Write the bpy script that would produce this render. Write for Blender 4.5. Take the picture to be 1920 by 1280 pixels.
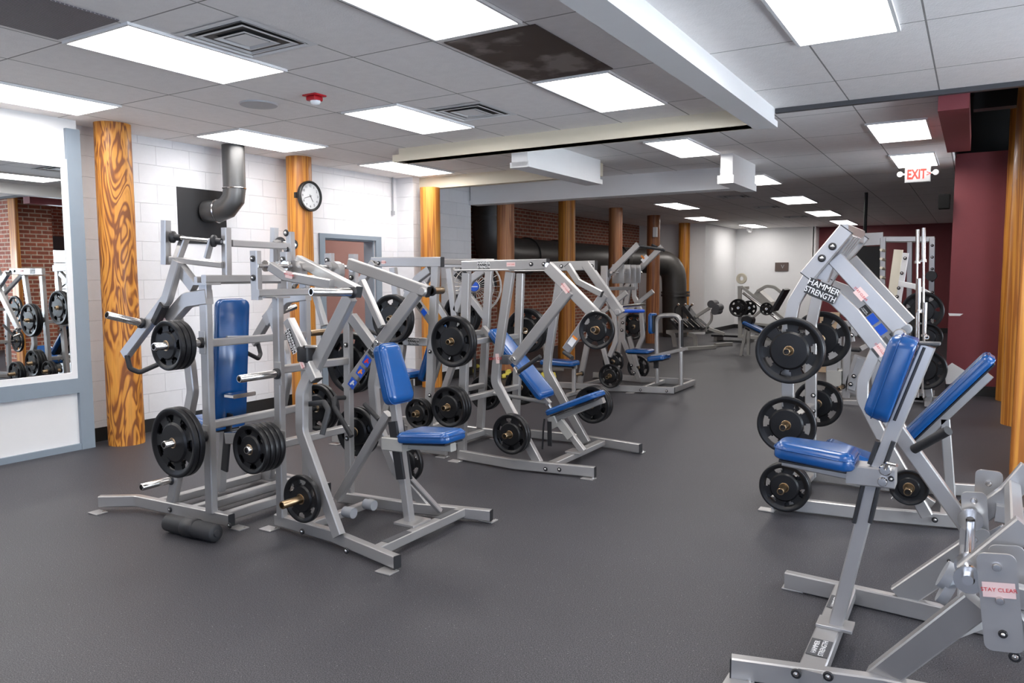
import bpy, bmesh, math, random
from mathutils import Vector, Matrix
random.seed(7)
for o in list(bpy.data.objects): bpy.data.objects.remove(o, do_unlink=True)
S = bpy.context.scene
COL = S.collection

# ---------------------------------------------------------------- camera, world, exposure
F = 1425.0; YAW = math.radians(31.3); PIT = math.radians(4.85); ROLL = math.radians(-.2)
CAMH = 1.66; CEIL = 3.16
_cy, _sy, _cp, _sp = math.cos(YAW), math.sin(YAW), math.cos(PIT), math.sin(PIT)
FW = Vector((-_sy*_cp, _cy*_cp, -_sp)); _r = Vector((_cy, _sy, 0)); _u = _r.cross(FW)
RT = _r*math.cos(ROLL) + _u*math.sin(ROLL); UP = _u*math.cos(ROLL) - _r*math.sin(ROLL)
CAM = Vector((0, 0, CAMH))
cd = bpy.data.cameras.new('camera'); cam = bpy.data.objects.new('camera', cd); COL.objects.link(cam)
cd.sensor_fit = 'HORIZONTAL'; cd.sensor_width = 36; cd.lens = 36*F/1920; cd.clip_start = .05; cd.clip_end = 100
m = Matrix.Identity(4)
for i in range(3):
    m[i][0] = RT[i]; m[i][1] = UP[i]; m[i][2] = -FW[i]; m[i][3] = CAM[i]
cam.matrix_world = m
S.camera = cam
S.view_settings.view_transform = 'Standard'; S.view_settings.look = 'None'; S.view_settings.gamma = 1
S.view_settings.use_curve_mapping = False; S.view_settings.exposure = 0.80
w = bpy.data.worlds.new('world'); S.world = w; w.use_nodes = True
w.node_tree.nodes['Background'].inputs[0].default_value = (.75, .85, 1, 1)
w.node_tree.nodes['Background'].inputs[1].default_value = 1.5
LAMP = 8.5
DAY = 14.0       # daylight panes

def at(x, y, X=None, Y=None, Z=None):
    """the point where the sight line through a place of the picture meets a plane of the room"""
    d = FW + RT*((x-960)/F) - UP*((y-640)/F)
    if Y is not None: return CAM + d*(Y/d.y)
    if X is not None: return CAM + d*(X/d.x)
    return CAM + d*((Z-CAMH)/d.z)

# ---------------------------------------------------------------- materials
def srgb(r, g, b):
    f = lambda c: (c/12.92 if c <= .04045 else ((c+.055)/1.055)**2.4)
    return (f(r/255), f(g/255), f(b/255), 1)
class NT:
    def __init__(s, name):
        s.m = bpy.data.materials.new(name); s.m.use_nodes = True; s.t = s.m.node_tree
        s.b = s.t.nodes['Principled BSDF']
    def n(s, typ, **kw):
        o = s.t.nodes.new(typ)
        for k, v in kw.items():
            if k in o.inputs: o.inputs[k].default_value = v
            else: setattr(o, k, v)
        return o
    def l(s, a, b): s.t.links.new(a, b)
def mat(name, col, rough=.5, metal=0, spec=.5, coat=0, bump=0, bscale=200, vary=0, emit=None, estr=1):
    k = NT(name); b = k.b
    b.inputs['Base Color'].default_value = col; b.inputs['Roughness'].default_value = rough
    b.inputs['Metallic'].default_value = metal; b.inputs['Specular IOR Level'].default_value = spec
    b.inputs['Coat Weight'].default_value = coat; b.inputs['Coat Roughness'].default_value = .15
    tc = k.n('ShaderNodeTexCoord')
    ns = k.n('ShaderNodeTexNoise'); ns.inputs['Scale'].default_value = bscale; ns.inputs['Detail'].default_value = 3
    k.l(tc.outputs['Object'], ns.inputs['Vector'])
    if bump:
        bp = k.n('ShaderNodeBump'); bp.inputs['Strength'].default_value = bump; bp.inputs['Distance'].default_value = .002
        k.l(ns.outputs['Fac'], bp.inputs['Height']); k.l(bp.outputs[0], b.inputs['Normal'])
    if vary:
        n2 = k.n('ShaderNodeTexNoise'); n2.inputs['Scale'].default_value = 9; n2.inputs['Detail'].default_value = 4
        k.l(tc.outputs['Object'], n2.inputs['Vector'])
        mx = k.n('ShaderNodeMix', data_type='RGBA'); mx.inputs['A'].default_value = col
        mx.inputs['B'].default_value = (col[0]*(1-vary), col[1]*(1-vary), col[2]*(1-vary), 1)
        k.l(n2.outputs['Fac'], mx.inputs['Factor']); k.l(mx.outputs['Result'], b.inputs['Base Color'])
    if emit:
        b.inputs['Emission Color'].default_value = emit; b.inputs['Emission Strength'].default_value = estr
    return k.m
M = {}
M['steel'] = mat('silver_powder_coat', (.40, .388, .38, 1), .32, .55, coat=.15, bump=.05, bscale=500, vary=.10)
M['steel_old'] = mat('beige_powder_coat', (.42, .41, .38, 1), .4, .25, vary=.15)
M['chrome'] = mat('polished_steel', (.72, .70, .68, 1), .18, 1, vary=.12)
M['brass'] = mat('worn_brass_steel', (.42, .30, .18, 1), .28, 1, vary=.3)
M['rubber'] = mat('black_rubber_plate', (.006, .006, .007, 1), .36, 0, spec=.35, bump=.15, bscale=350)
M['grip'] = mat('black_foam_grip', (.018, .018, .02, 1), .6, bump=.3, bscale=300)
M['cap'] = mat('black_plastic', (.012, .012, .014, 1), .45)
M['blue'] = mat('blue_vinyl', (.002, .068, .25, 1), .27, coat=.25, bump=.06, bscale=60, vary=.15)
M['iron'] = mat('dark_iron', (.02, .02, .022, 1), .5, .3)
M['white'] = mat('white_paint', (.80, .80, .80, 1), .55, vary=.04)
M['cream'] = mat('cream_paint', (.74, .68, .54, 1), .5, vary=.04)
M['bluegrey'] = mat('blue_grey_paint', (.24, .29, .34, 1), .5, vary=.08)
M['maroon'] = mat('maroon_paint', (.19, .03, .037, 1), .55, bump=.1, bscale=80, vary=.12)
M['black'] = mat('black_sheet', (.01, .01, .01, 1), .5)
M['decal'] = mat('black_decal', (.015, .015, .015, 1), .4)
M['lettering'] = mat('white_lettering', (.75, .75, .75, 1), .4)
M['pink'] = mat('pale_pink_sticker', (.75, .55, .52, 1), .4)
M['red'] = mat('red_print', (.6, .03, .03, 1), .4)
M['orange'] = mat('orange_print', (.8, .25, .03, 1), .4)
M['skyblue'] = mat('blue_sticker', (.01, .08, .5, 1), .4)
M['yellow'] = mat('yellow_grip', (.65, .55, .08, 1), .5)
M['redplastic'] = mat('red_plastic', (.45, .01, .02, 1), .3)
M['glass'] = mat('clear_dome', (.85, .87, .9, 1), .08, 0)
M['darkgrey'] = mat('dark_grey', (.06, .06, .065, 1), .5)
M['midgrey'] = mat('grey_plastic', (.30, .31, .33, 1), .45)
M['lamp'] = mat('glowing_diffuser', (.8, .8, .8, 1), .5, emit=(1, .96, .93, 1), estr=LAMP)
M['mirror'] = mat('mirror_glass', (.86, .88, .88, 1), .0, 1)

def coords(k, order='XYZ', scale=(1, 1, 1), loc=(0, 0, 0)):
    g = k.n('ShaderNodeNewGeometry'); sp = k.n('ShaderNodeSeparateXYZ'); k.l(g.outputs['Position'], sp.inputs[0])
    cb = k.n('ShaderNodeCombineXYZ')
    for i, c in enumerate(order): k.l(sp.outputs[c], cb.inputs[i])
    mp = k.n('ShaderNodeMapping'); mp.inputs['Scale'].default_value = scale; mp.inputs['Location'].default_value = loc
    k.l(cb.outputs[0], mp.inputs[0]); return mp.outputs[0]
def brickmat(name, order, c1, c2, mortar, bw, bh, ms, offset=.5, rough=.7, bumpd=.004, noise=.1, loc=(0, 0, 0), ms_smooth=.1, grain=0, gscale=120):
    k = NT(name); v = coords(k, order, loc=loc)
    b = k.n('ShaderNodeTexBrick', offset=offset)
    b.inputs['Color1'].default_value = c1; b.inputs['Color2'].default_value = c2; b.inputs['Mortar'].default_value = mortar
    b.inputs['Scale'].default_value = 1; b.inputs['Mortar Size'].default_value = ms; b.inputs['Mortar Smooth'].default_value = ms_smooth
    b.inputs['Brick Width'].default_value = bw; b.inputs['Row Height'].default_value = bh
    k.l(v, b.inputs['Vector'])
    ns = k.n('ShaderNodeTexNoise'); ns.inputs['Scale'].default_value = 14; ns.inputs['Detail'].default_value = 5; k.l(v, ns.inputs['Vector'])
    hs = k.n('ShaderNodeHueSaturation'); k.l(b.outputs['Color'], hs.inputs['Color'])
    mr = k.n('ShaderNodeMapRange'); mr.inputs['To Min'].default_value = 1-noise; mr.inputs['To Max'].default_value = 1+noise
    k.l(ns.outputs['Fac'], mr.inputs['Value']); k.l(mr.outputs[0], hs.inputs['Value']); k.l(hs.outputs[0], k.b.inputs['Base Color'])
    k.b.inputs['Roughness'].default_value = rough
    bp = k.n('ShaderNodeBump', invert=True); bp.inputs['Distance'].default_value = bumpd; bp.inputs['Strength'].default_value = 1
    k.l(b.outputs['Fac'], bp.inputs['Height'])
    n3 = k.n('ShaderNodeTexNoise'); n3.inputs['Scale'].default_value = gscale; k.l(v, n3.inputs['Vector'])
    b2 = k.n('ShaderNodeBump'); b2.inputs['Distance'].default_value = .003; b2.inputs['Strength'].default_value = .3+grain
    k.l(n3.outputs['Fac'], b2.inputs['Height']); k.l(bp.outputs[0], b2.inputs['Normal']); k.l(b2.outputs[0], k.b.inputs['Normal'])
    return k.m
wc = (.74, .74, .76, 1)
M['block'] = brickmat('painted_block', 'YZX', wc, (.71, .71, .73, 1), (.68, .68, .705, 1), .41, .205, .004, noise=.04, ms_smooth=.6)
M['blockx'] = brickmat('painted_block_x', 'XZY', wc, (.71, .71, .73, 1), (.68, .68, .705, 1), .41, .205, .004, noise=.04, ms_smooth=.6)
rb = [(.34, .10, .055, 1), (.21, .058, .035, 1), (.46, .35, .27, 1)]
M['brick'] = brickmat('old_red_brick', 'YZX', *rb, .22, .078, .011, rough=.85, noise=.45, bumpd=.008)
M['brickx'] = brickmat('old_red_brick_x', 'XZY', *rb, .22, .078, .011, rough=.85, noise=.45, bumpd=.008)
M['tile'] = brickmat('ceiling_tile', 'XYZ', (.90, .875, .86, 1), (.86, .835, .82, 1), (.30, .29, .28, 1), .6767, 1.2233, .006, offset=0,
                     rough=.9, noise=.06, bumpd=.004, loc=(7.0767+.003, -.333, 0), grain=.6, gscale=90)
def floor_mat():
    k = NT('rubber_floor'); v = coords(k)
    a = k.n('ShaderNodeTexNoise'); a.inputs['Scale'].default_value = 190; a.inputs['Detail'].default_value = 2; k.l(v, a.inputs['Vector'])
    r = k.n('ShaderNodeValToRGB'); r.color_ramp.elements[0].position = .40; r.color_ramp.elements[1].position = .72
    r.color_ramp.elements[0].color = (.016, .0155, .019, 1); r.color_ramp.elements[1].color = (.10, .097, .108, 1)
    k.l(a.outputs['Fac'], r.inputs[0])
    c = k.n('ShaderNodeTexVoronoi'); c.inputs['Scale'].default_value = 55; k.l(v, c.inputs['Vector'])
    lt = k.n('ShaderNodeMath', operation='LESS_THAN'); lt.inputs[1].default_value = .085; k.l(c.outputs['Distance'], lt.inputs[0])
    wn = k.n('ShaderNodeMath', operation='GREATER_THAN'); wn.inputs[1].default_value = .6; k.l(c.outputs['Color'], wn.inputs[0])
    ml = k.n('ShaderNodeMath', operation='MULTIPLY'); k.l(lt.outputs[0], ml.inputs[0]); k.l(wn.outputs[0], ml.inputs[1])
    mx = k.n('ShaderNodeMix', data_type='RGBA'); mx.inputs['B'].default_value = (.32, .31, .31, 1)
    k.l(ml.outputs[0], mx.inputs['Factor']); k.l(r.outputs[0], mx.inputs['A'])
    n2 = k.n('ShaderNodeTexNoise'); n2.inputs['Scale'].default_value = .9; n2.inputs['Detail'].default_value = 4; k.l(v, n2.inputs['Vector'])
    hs = k.n('ShaderNodeHueSaturation'); k.l(mx.outputs['Result'], hs.inputs['Color'])
    mr = k.n('ShaderNodeMapRange'); mr.inputs['To Min'].default_value = .8; mr.inputs['To Max'].default_value = 1.2
    k.l(n2.outputs['Fac'], mr.inputs['Value']); k.l(mr.outputs[0], hs.inputs['Value']); k.l(hs.outputs[0], k.b.inputs['Base Color'])
    k.b.inputs['Roughness'].default_value = .48; k.b.inputs['Specular IOR Level'].default_value = .32
    bp = k.n('ShaderNodeBump'); bp.inputs['Strength'].default_value = .5; bp.inputs['Distance'].default_value = .002
    k.l(a.outputs['Fac'], bp.inputs['Height']); k.l(bp.outputs[0], k.b.inputs['Normal'])
    return k.m
M['floor'] = floor_mat()
def wood_mat(name, dark, mid, light, zs=.34, mul=60):
    k = NT(name); tc = k.n('ShaderNodeTexCoord'); mp = k.n('ShaderNodeMapping'); k.l(tc.outputs['Object'], mp.inputs[0])
    oi = k.n('ShaderNodeObjectInfo'); mu = k.n('ShaderNodeMath', operation='MULTIPLY'); mu.inputs[1].default_value = 40
    k.l(oi.outputs['Random'], mu.inputs[0]); cb = k.n('ShaderNodeCombineXYZ'); k.l(mu.outputs[0], cb.inputs[2]); k.l(mu.outputs[0], cb.inputs[0])
    k.l(cb.outputs[0], mp.inputs['Location']); mp.inputs['Scale'].default_value = (1.6, 1.6, zs)
    n0 = k.n('ShaderNodeTexNoise'); n0.inputs['Scale'].default_value = 3.2; n0.inputs['Detail'].default_value = 2; n0.inputs['Distortion'].default_value = 1.2
    k.l(mp.outputs[0], n0.inputs['Vector'])
    sn = k.n('ShaderNodeMath', operation='MULTIPLY'); sn.inputs[1].default_value = mul; k.l(n0.outputs['Fac'], sn.inputs[0])
    s2 = k.n('ShaderNodeMath', operation='SINE'); k.l(sn.outputs[0], s2.inputs[0])
    mr = k.n('ShaderNodeMapRange'); mr.inputs['From Min'].default_value = -1; k.l(s2.outputs[0], mr.inputs['Value'])
    r = k.n('ShaderNodeValToRGB'); e = r.color_ramp.elements; e[0].color = dark; e[0].position = .12; e[1].color = light; e[1].position = .85
    ee = e.new(.45); ee.color = mid
    k.l(mr.outputs[0], r.inputs[0])
    n3 = k.n('ShaderNodeTexNoise'); n3.inputs['Scale'].default_value = 60; n3.inputs['Detail'].default_value = 3
    m3 = k.n('ShaderNodeMapping'); m3.inputs['Scale'].default_value = (1, 1, .06); k.l(tc.outputs['Object'], m3.inputs[0]); k.l(m3.outputs[0], n3.inputs['Vector'])
    hs = k.n('ShaderNodeHueSaturation'); k.l(r.outputs[0], hs.inputs['Color'])
    m4 = k.n('ShaderNodeMapRange'); m4.inputs['To Min'].default_value = .72; m4.inputs['To Max'].default_value = 1.28; k.l(n3.outputs['Fac'], m4.inputs['Value'])
    k.l(m4.outputs[0], hs.inputs['Value']); k.l(hs.outputs[0], k.b.inputs['Base Color'])
    k.b.inputs['Roughness'].default_value = .48; k.b.inputs['Coat Weight'].default_value = .06
    bp = k.n('ShaderNodeBump'); bp.inputs['Strength'].default_value = .3; bp.inputs['Distance'].default_value = .003
    k.l(n3.outputs['Fac'], bp.inputs['Height']); k.l(bp.outputs[0], k.b.inputs['Normal'])
    return k.m
M['flame'] = wood_mat('flame_grain_timber', (.20, .06, .010, 1), (.46, .165, .02, 1), (.60, .26, .04, 1))
M['wood'] = wood_mat('varnished_timber', (.36, .12, .015, 1), (.50, .19, .024, 1), (.58, .25, .035, 1), .05, 40)
M['wood_brown'] = wood_mat('brown_timber', (.22, .075, .03, 1), (.32, .12, .045, 1), (.42, .18, .07, 1), .06, 40)

# ---------------------------------------------------------------- mesh helpers
def link(name, bm, m, parent=None, smooth=None, kind=None, origin=None, label=None):
    me = bpy.data.meshes.new(name)
    if bm.faces: bmesh.ops.recalc_face_normals(bm, faces=bm.faces)
    bm.to_mesh(me); bm.free()
    if smooth is not None:
        me.polygons.foreach_set('use_smooth', [True]*len(me.polygons))
        try: me.set_sharp_from_angle(angle=math.radians(smooth))
        except Exception: pass
    me.materials.append(m if not isinstance(m, str) else M[m])
    o = bpy.data.objects.new(name, me); COL.objects.link(o)
    if parent is not None: o.parent = parent
    if kind: o['kind'] = kind
    if label: o['label'] = label
    return o
def shift(bm, v): bmesh.ops.translate(bm, verts=bm.verts, vec=v); return bm
def box(bm, a, b, bev=0):
    a, b = Vector(a), Vector(b); c = (a+b)/2; s = b-a
    r = bmesh.ops.create_cube(bm, size=1, matrix=Matrix.Translation(c) @ Matrix.Diagonal((abs(s.x), abs(s.y), abs(s.z), 1)))
    if bev:
        es = {e for v in r['verts'] for e in v.link_edges}
        bmesh.ops.bevel(bm, geom=list(es), offset=bev, segments=2, affect='EDGES', profile=.5)
    return bm
def frame(t, axis):
    t = t.normalized(); b = axis - t*axis.dot(t)
    if b.length < 1e-4: b = (Vector((0, 0, 1)) if abs(t.z) < .9 else Vector((1, 0, 0))); b = b - t*b.dot(t)
    b.normalize(); n = b.cross(t); return n, b
def fillet(pts, r, n=5):
    pts = [Vector(p) for p in pts]
    if not r or len(pts) < 3: return pts
    out = [pts[0]]
    for i in range(1, len(pts)-1):
        p = pts[i]; a = (pts[i-1]-p); b = (pts[i+1]-p); la, lb = a.length, b.length; a.normalize(); b.normalize()
        ang = a.angle(b); 
        if ang > 3.05: out.append(p); continue
        d = min(r/math.tan(ang/2), la*.48, lb*.48)
        s, e = p+a*d, p+b*d
        for k in range(n+1):
            t = k/n; out.append(s*(1-t)**2 + p*2*t*(1-t) + e*t*t)
    out.append(pts[-1]); return out
def sweep(bm, pts, prof, axis):
    """sweep a closed profile [(a along n, b along axis)] along a polyline with mitred joints"""
    pts = [Vector(p) for p in pts]; T = [(pts[i+1]-pts[i]).normalized() for i in range(len(pts)-1)]
    rings = []
    for i, p in enumerate(pts):
        if i == 0: t = T[0]; s = 1
        elif i == len(pts)-1: t = T[-1]; s = 1
        else:
            t = (T[i-1]+T[i]).normalized(); s = 1/max(.35, t.dot(T[i]))
        n, b = frame(t, axis)
        rings.append([bm.verts.new(p + n*(u*s) + b*v) for u, v in prof])
    k = len(prof)
    for i in range(len(rings)-1):
        for j in range(k): bm.faces.new((rings[i][j], rings[i][(j+1) % k], rings[i+1][(j+1) % k], rings[i+1][j]))
    bm.faces.new(rings[0][::-1]); bm.faces.new(rings[-1]); return bm
def rect(w, d, c=.006):
    w /= 2; d /= 2; c = min(c, w*.5, d*.5)
    return [(-w+c, -d), (w-c, -d), (w, -d+c), (w, d-c), (w-c, d), (-w+c, d), (-w, d-c), (-w, -d+c)]
def circ(r, n=14): return [(r*math.cos(2*math.pi*i/n), r*math.sin(2*math.pi*i/n)) for i in range(n)]
AY = Vector((0, 1, 0)); AX = Vector((1, 0, 0)); AZ = Vector((0, 0, 1))
def lathe(bm, prof, p, axis, n=32, ref=AZ):
    """prof [(r, h)] revolved about axis from p"""
    axis = Vector(axis).normalized(); a, b = frame(axis, ref); p = Vector(p); rings = []
    for r, h in prof:
        if r < 1e-6: rings.append([bm.verts.new(p+axis*h)])
        else: rings.append([bm.verts.new(p+axis*h+(a*math.cos(2*math.pi*i/n)+b*math.sin(2*math.pi*i/n))*r) for i in range(n)])
    for i in range(len(rings)-1):
        A, B = rings[i], rings[i+1]
        for j in range(n):
            q = (j+1) % n
            if len(A) == 1 and len(B) == 1: continue
            if len(A) == 1: bm.faces.new((A[0], B[j], B[q]))
            elif len(B) == 1: bm.faces.new((A[j], A[q], B[0]))
            else: bm.faces.new((A[j], A[q], B[q], B[j]))
    return bm
def thing(name, label, cat, loc, group=None):
    o = bpy.data.objects.new(name, None); COL.objects.link(o); o.location = loc; o.empty_display_size = .1
    o['label'] = label; o['category'] = cat
    if group: o['group'] = group
    return o
def tag(o, label, cat, group=None):
    o['label'] = label; o['category'] = cat
    if group: o['group'] = group
    return o
def recentre(o):
    """put a single-mesh thing's origin at the middle of its base"""
    vs = o.data.vertices; xs = [v.co for v in vs]
    c = Vector(((min(v.x for v in xs)+max(v.x for v in xs))/2, (min(v.y for v in xs)+max(v.y for v in xs))/2, min(v.z for v in xs)))
    o.data.transform(Matrix.Translation(-c)); o.location = c; return o
def text(name, s, size, p, right, up, m, parent, extr=.0006, org=None, align='CENTER', sx=1, offset=0):
    c = bpy.data.curves.new(name, 'FONT'); c.body = s; c.size = size; c.extrude = extr; c.align_x = align; c.align_y = 'CENTER'; c.offset = offset
    c.space_line = .85; c.resolution_u = 3
    t = bpy.data.objects.new(name+'_tmp', c); COL.objects.link(t)
    dg = bpy.context.evaluated_depsgraph_get(); me = bpy.data.meshes.new_from_object(t.evaluated_get(dg))
    bpy.data.objects.remove(t, do_unlink=True); bpy.data.curves.remove(c)
    right = Vector(right).normalized(); up = Vector(up).normalized(); nz = right.cross(up)
    mt = Matrix.Identity(4)
    for i in range(3): mt[i][0] = right[i]*sx; mt[i][1] = up[i]; mt[i][2] = nz[i]; mt[i][3] = Vector(p)[i]-(Vector(org)[i] if org else 0)
    me.transform(mt); me.materials.clear(); me.materials.append(M[m])
    o = bpy.data.objects.new(name, me); COL.objects.link(o); o.parent = parent; return o
# ---------------------------------------------------------------- the room
def struct(name, boxes, m, bev=0):
    bm = bmesh.new()
    for a, b in boxes: box(bm, a, b, bev)
    return link(name, bm, m, kind='structure')
struct('floor', [((-10, -4, -.1), (8, 26, 0))], 'floor')
struct('ceiling', [((-10, -4, CEIL), (8, 7.25, CEIL+.1)), ((-10, 7.25, CEIL), (-.3, 26, CEIL+.1))], 'tile')
struct('ceiling_void', [((-.3, 7.25, 4.3), (8, 26, 4.4))], 'black')
# left wall: protruding drywall with the mirror, then painted blocks with a doorway
struct('wall_left_near', [((-7.8, -4, 0), (-7.4, 4.17, CEIL))], 'white')
DY0, DY1, DZ = 7.58, 8.61, 2.2
struct('wall_left', [((-7.8, 4.17, 0), (-7.6, DY0, CEIL)), ((-7.8, DY1, 0), (-7.6, 9.12, CEIL)), ((-7.8, DY0, DZ), (-7.6, DY1, CEIL)), ((-7.8, 9.12, 0), (-7.28, 10.66, CEIL))], 'block')
struct('wall_behind', [((-10, -4.2, 0), (-2.5, -4, CEIL)), ((3.5, -4.2, 0), (8, -4, CEIL)), ((-2.5, -4.2, 0), (3.5, -4, .8)), ((-2.5, -4.2, 2.8), (3.5, -4, CEIL))], 'white')
struct('wall_recess', [((-10, 10.56, 0), (-7.3, 10.66, CEIL))], 'blockx')
struct('wall_brick', [((-8.9, 10.66, 0), (-8.6, 21.5, CEIL))], 'brick')
struct('wall_grey', [((-9, 21.45, 0), (-6.6, 21.65, CEIL))], 'white')
struct('wall_far_left', [((-6.8, 21.6, 0), (-6.6, 24.8, CEIL))], 'white')
struct('wall_far', [((-6.8, 24.7, 0), (-4.25, 24.9, CEIL))], 'white')
struct('wall_far_return', [((-4.28, 24.7, 0), (-4.2, 25.4, CEIL))], 'white')
struct('wall_far_maroon', [((-4.3, 25.3, 0), (8, 25.5, 4.3))], 'maroon')
struct('wall_maroon', [((-.3, 12.24, 0), (5.5, 12.45, 3.32))], 'maroon')
struct('wall_void_back', [((-.3, 13.4, 3.0), (6, 13.5, 4.35))], 'black')  # black colour stands in for the upper maroon wall lying in shadow
struct('wall_void', [((-.33, 7.25, CEIL+.1), (-.29, 26, 4.4))], 'black')  # void walls coloured black so leaked light leaves them dark
struct('wall_void_front', [((-.3, 7.25, CEIL+.01), (8, 7.35, 4.3))], 'black')
# room behind the doorway
struct('wall_back_room', [((-10, 7.0, 0), (-9.9, 10, 3)), ((-9.9, 9.9, 0), (-7.8, 10, 3)), ((-9.9, 6.9, 0), (-7.8, 7, 3))], mat('pink_paint', (.55, .36, .32, 1), .6))
# right wall with windows and brick piers
WX = 4.6
struct('wall_right', [((WX, -4, 0), (WX+.3, 1.2, CEIL)), ((WX, 3.4, 0), (WX+.3, 4.4, CEIL)), ((WX, 6.6, 0), (WX+.3, 10.2, CEIL)), ((WX, 12.2, 0), (WX+.3, 26, 4.3)),
    ((WX, 1.2, 0), (WX+.3, 3.4, .75)), ((WX, 4.4, 0), (WX+.3, 6.6, .75)), ((WX, 10.2, 0), (WX+.3, 12.2, .75)),
    ((WX, 1.2, 2.7), (WX+.3, 3.4, CEIL)), ((WX, 4.4, 2.7), (WX+.3, 6.6, CEIL)), ((WX, 10.2, 2.7), (WX+.3, 12.2, CEIL)), ((WX, 6.6, CEIL), (WX+.3, 12.2, 4.3))], 'brick')
dayglass = mat('bright_daylight_pane', (.8, .85, .9, 1), .3, emit=(.80, .90, 1, 1), estr=DAY)
for n, (y0, y1) in enumerate([(1.2, 3.4), (4.4, 6.6), (10.2, 12.2)], 1):
    bm = bmesh.new()
    for k in range(6):
        yy = y0+(y1-y0)*k/5; box(bm, (WX+.05, yy-.02, .75), (WX+.1, yy+.02, 2.7))
    for k in range(7):
        zz = .75+1.95*k/6; box(bm, (WX+.06, y0, zz-.015), (WX+.09, y1, zz+.015))
    wdw = link('window_%d' % n, bm, 'bluegrey', kind='structure')
    bm = bmesh.new(); box(bm, (WX+.12, y0, .75), (WX+.14, y1, 2.7)); link('pane', bm, dayglass, wdw)
    bm = bmesh.new(); box(bm, (WX+.005, y0, 2.35), (WX+.04, y1, 2.72)); link('blind', bm, 'darkgrey', wdw)
bm = bmesh.new()
for k in range(7): box(bm, (-2.5+k-.02, -4.1, .8), (-2.5+k+.02, -4.05, 2.8))
for k in range(4): box(bm, (-2.5, -4.09, .8+k*.66), (3.5, -4.06, .83+k*.66))
wdw = link('window_4', bm, 'bluegrey', kind='structure')
bm = bmesh.new(); box(bm, (-2.5, -4.14, .8), (3.5, -4.12, 2.8)); link('pane', bm, mat('soft_daylight_pane', (.8, .85, .9, 1), .3, emit=(.62, .74, 1, 1), estr=3.0), wdw)
struct('baseboard_left', [((-7.6, 4.17, 0), (-7.585, 7.46, .14)), ((-7.6, 8.73, 0), (-7.585, 9.12, .14)), ((-7.28, 9.1, 0), (-7.265, 10.66, .14))], 'black')
struct('baseboard_far', [((-6.6, 21.6, 0), (-6.585, 24.7, .12)), ((-6.6, 24.685, 0), (-4.3, 24.7, .12)), ((-.3, 12.225, 0), (5.5, 12.24, .14)), ((-4.2, 25.285, 0), (6, 25.3, .14))], 'black')
# beams under the ceiling
struct('trim_1', [((-1.75, -4, 3.0), (-1.6, 7.18, CEIL)), ((-1.775, -4, 2.99), (-1.575, 7.2, 3.045))], 'white')
struct('trim_2', [((-5.83, 7.05, 3.01), (-1.75, 7.22, CEIL)), ((-5.91, 7.03, 3.01), (-1.75, 7.24, 3.09))], 'cream')
struct('trim_3', [((-7.6, 9.28, 2.99), (-4.3, 9.42, CEIL))], 'cream')
struct('trim_4', [((-4.4, 7.24, 2.86), (-4.2, 9.12, CEIL)), ((-4.42, 7.24, 2.85), (-4.18, 9.15, 2.91))], 'white')
struct('trim_5', [((-7.26, 10.62, 2.87), (-2.92, 10.85, CEIL)), ((-7.28, 10.6, 2.86), (-2.89, 10.87, 2.93))], 'white')
struct('trim_6', [((-2.75, 9.5, 2.83), (-2.6, 10.62, CEIL)), ((-2.78, 9.48, 2.8), (-2.58, 10.62, 2.9))], 'white')
struct('trim_7', [((-1.6, 7.2, 3.12), (4.6, 7.25, CEIL))], 'darkgrey')
struct('trim_8', [((-.32, 7.25, 3.0), (-.1, 9.72, CEIL))], 'maroon')
struct('trim_9', [((-.1, 9.0, 3.5), (4.5, 9.15, 3.75)), ((-.1, 10.6, 3.6), (4.5, 10.8, 3.8))], 'iron')

# door casing
bm = bmesh.new()
box(bm, (-7.62, DY0-.10, 0), (-7.575, DY0, DZ)); box(bm, (-7.62, DY1, 0), (-7.575, DY1+.12, DZ)); box(bm, (-7.62, DY0-.10, DZ), (-7.575, DY1+.12, DZ+.06))
box(bm, (-7.8, DY1-.02, 0), (-7.621, DY1-.001, DZ-.021)); box(bm, (-7.8, DY0+.001, DZ-.02), (-7.621, DY1-.001, DZ-.001))
link('door_1', bm, 'bluegrey', kind='structure')

t = thing('back_room_fill', 'added unseen round fill lamp brightening the room behind the doorway', 'ceiling light', (-8.8, 8.2, 3.1))  # unseen fill lamp, added to brighten the doorway interior
bm = bmesh.new(); lathe(bm, [(0, 0), (.42, 0), (.42, .05), (0, .06)], (0, 0, 0), AZ, 24); link('glow_disc', bm, 'lamp', t)
# mirror in its blue-grey frame
fr = thing('framed_mirror', 'large wall mirror in a blue-grey wooden frame at the left edge', 'mirror', (-7.4, 1.8, .55))
def rel(o, e): o.data.transform(Matrix.Translation(-e.location)); return o
bm = bmesh.new()
box(bm, (-7.4, 4.05, .0), (-7.36, 4.18, CEIL-.09)); box(bm, (-7.4, -.7, .56), (-7.36, 4.05, .70)); box(bm, (-7.4, -.7, .0), (-7.37, 4.05, .06)); box(bm, (-7.4, -.8, 0), (-7.36, -.7, CEIL-.09))
rel(link('frame', bm, 'bluegrey', fr), fr)
bm = bmesh.new()
box(bm, (-7.4, 4.0, .76), (-7.372, 4.05, 2.70)); box(bm, (-7.4, -.7, 2.70), (-7.372, 4.05, 2.78)); box(bm, (-7.4, -.7, .70), (-7.372, 4.05, .76))
rel(link('inner_trim', bm, 'white', fr), fr)
bm = bmesh.new(); box(bm, (-7.395, -.7, .75), (-7.385, 4.02, 2.72)); rel(link('mirror_glass', bm, 'mirror', fr), fr)

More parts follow.
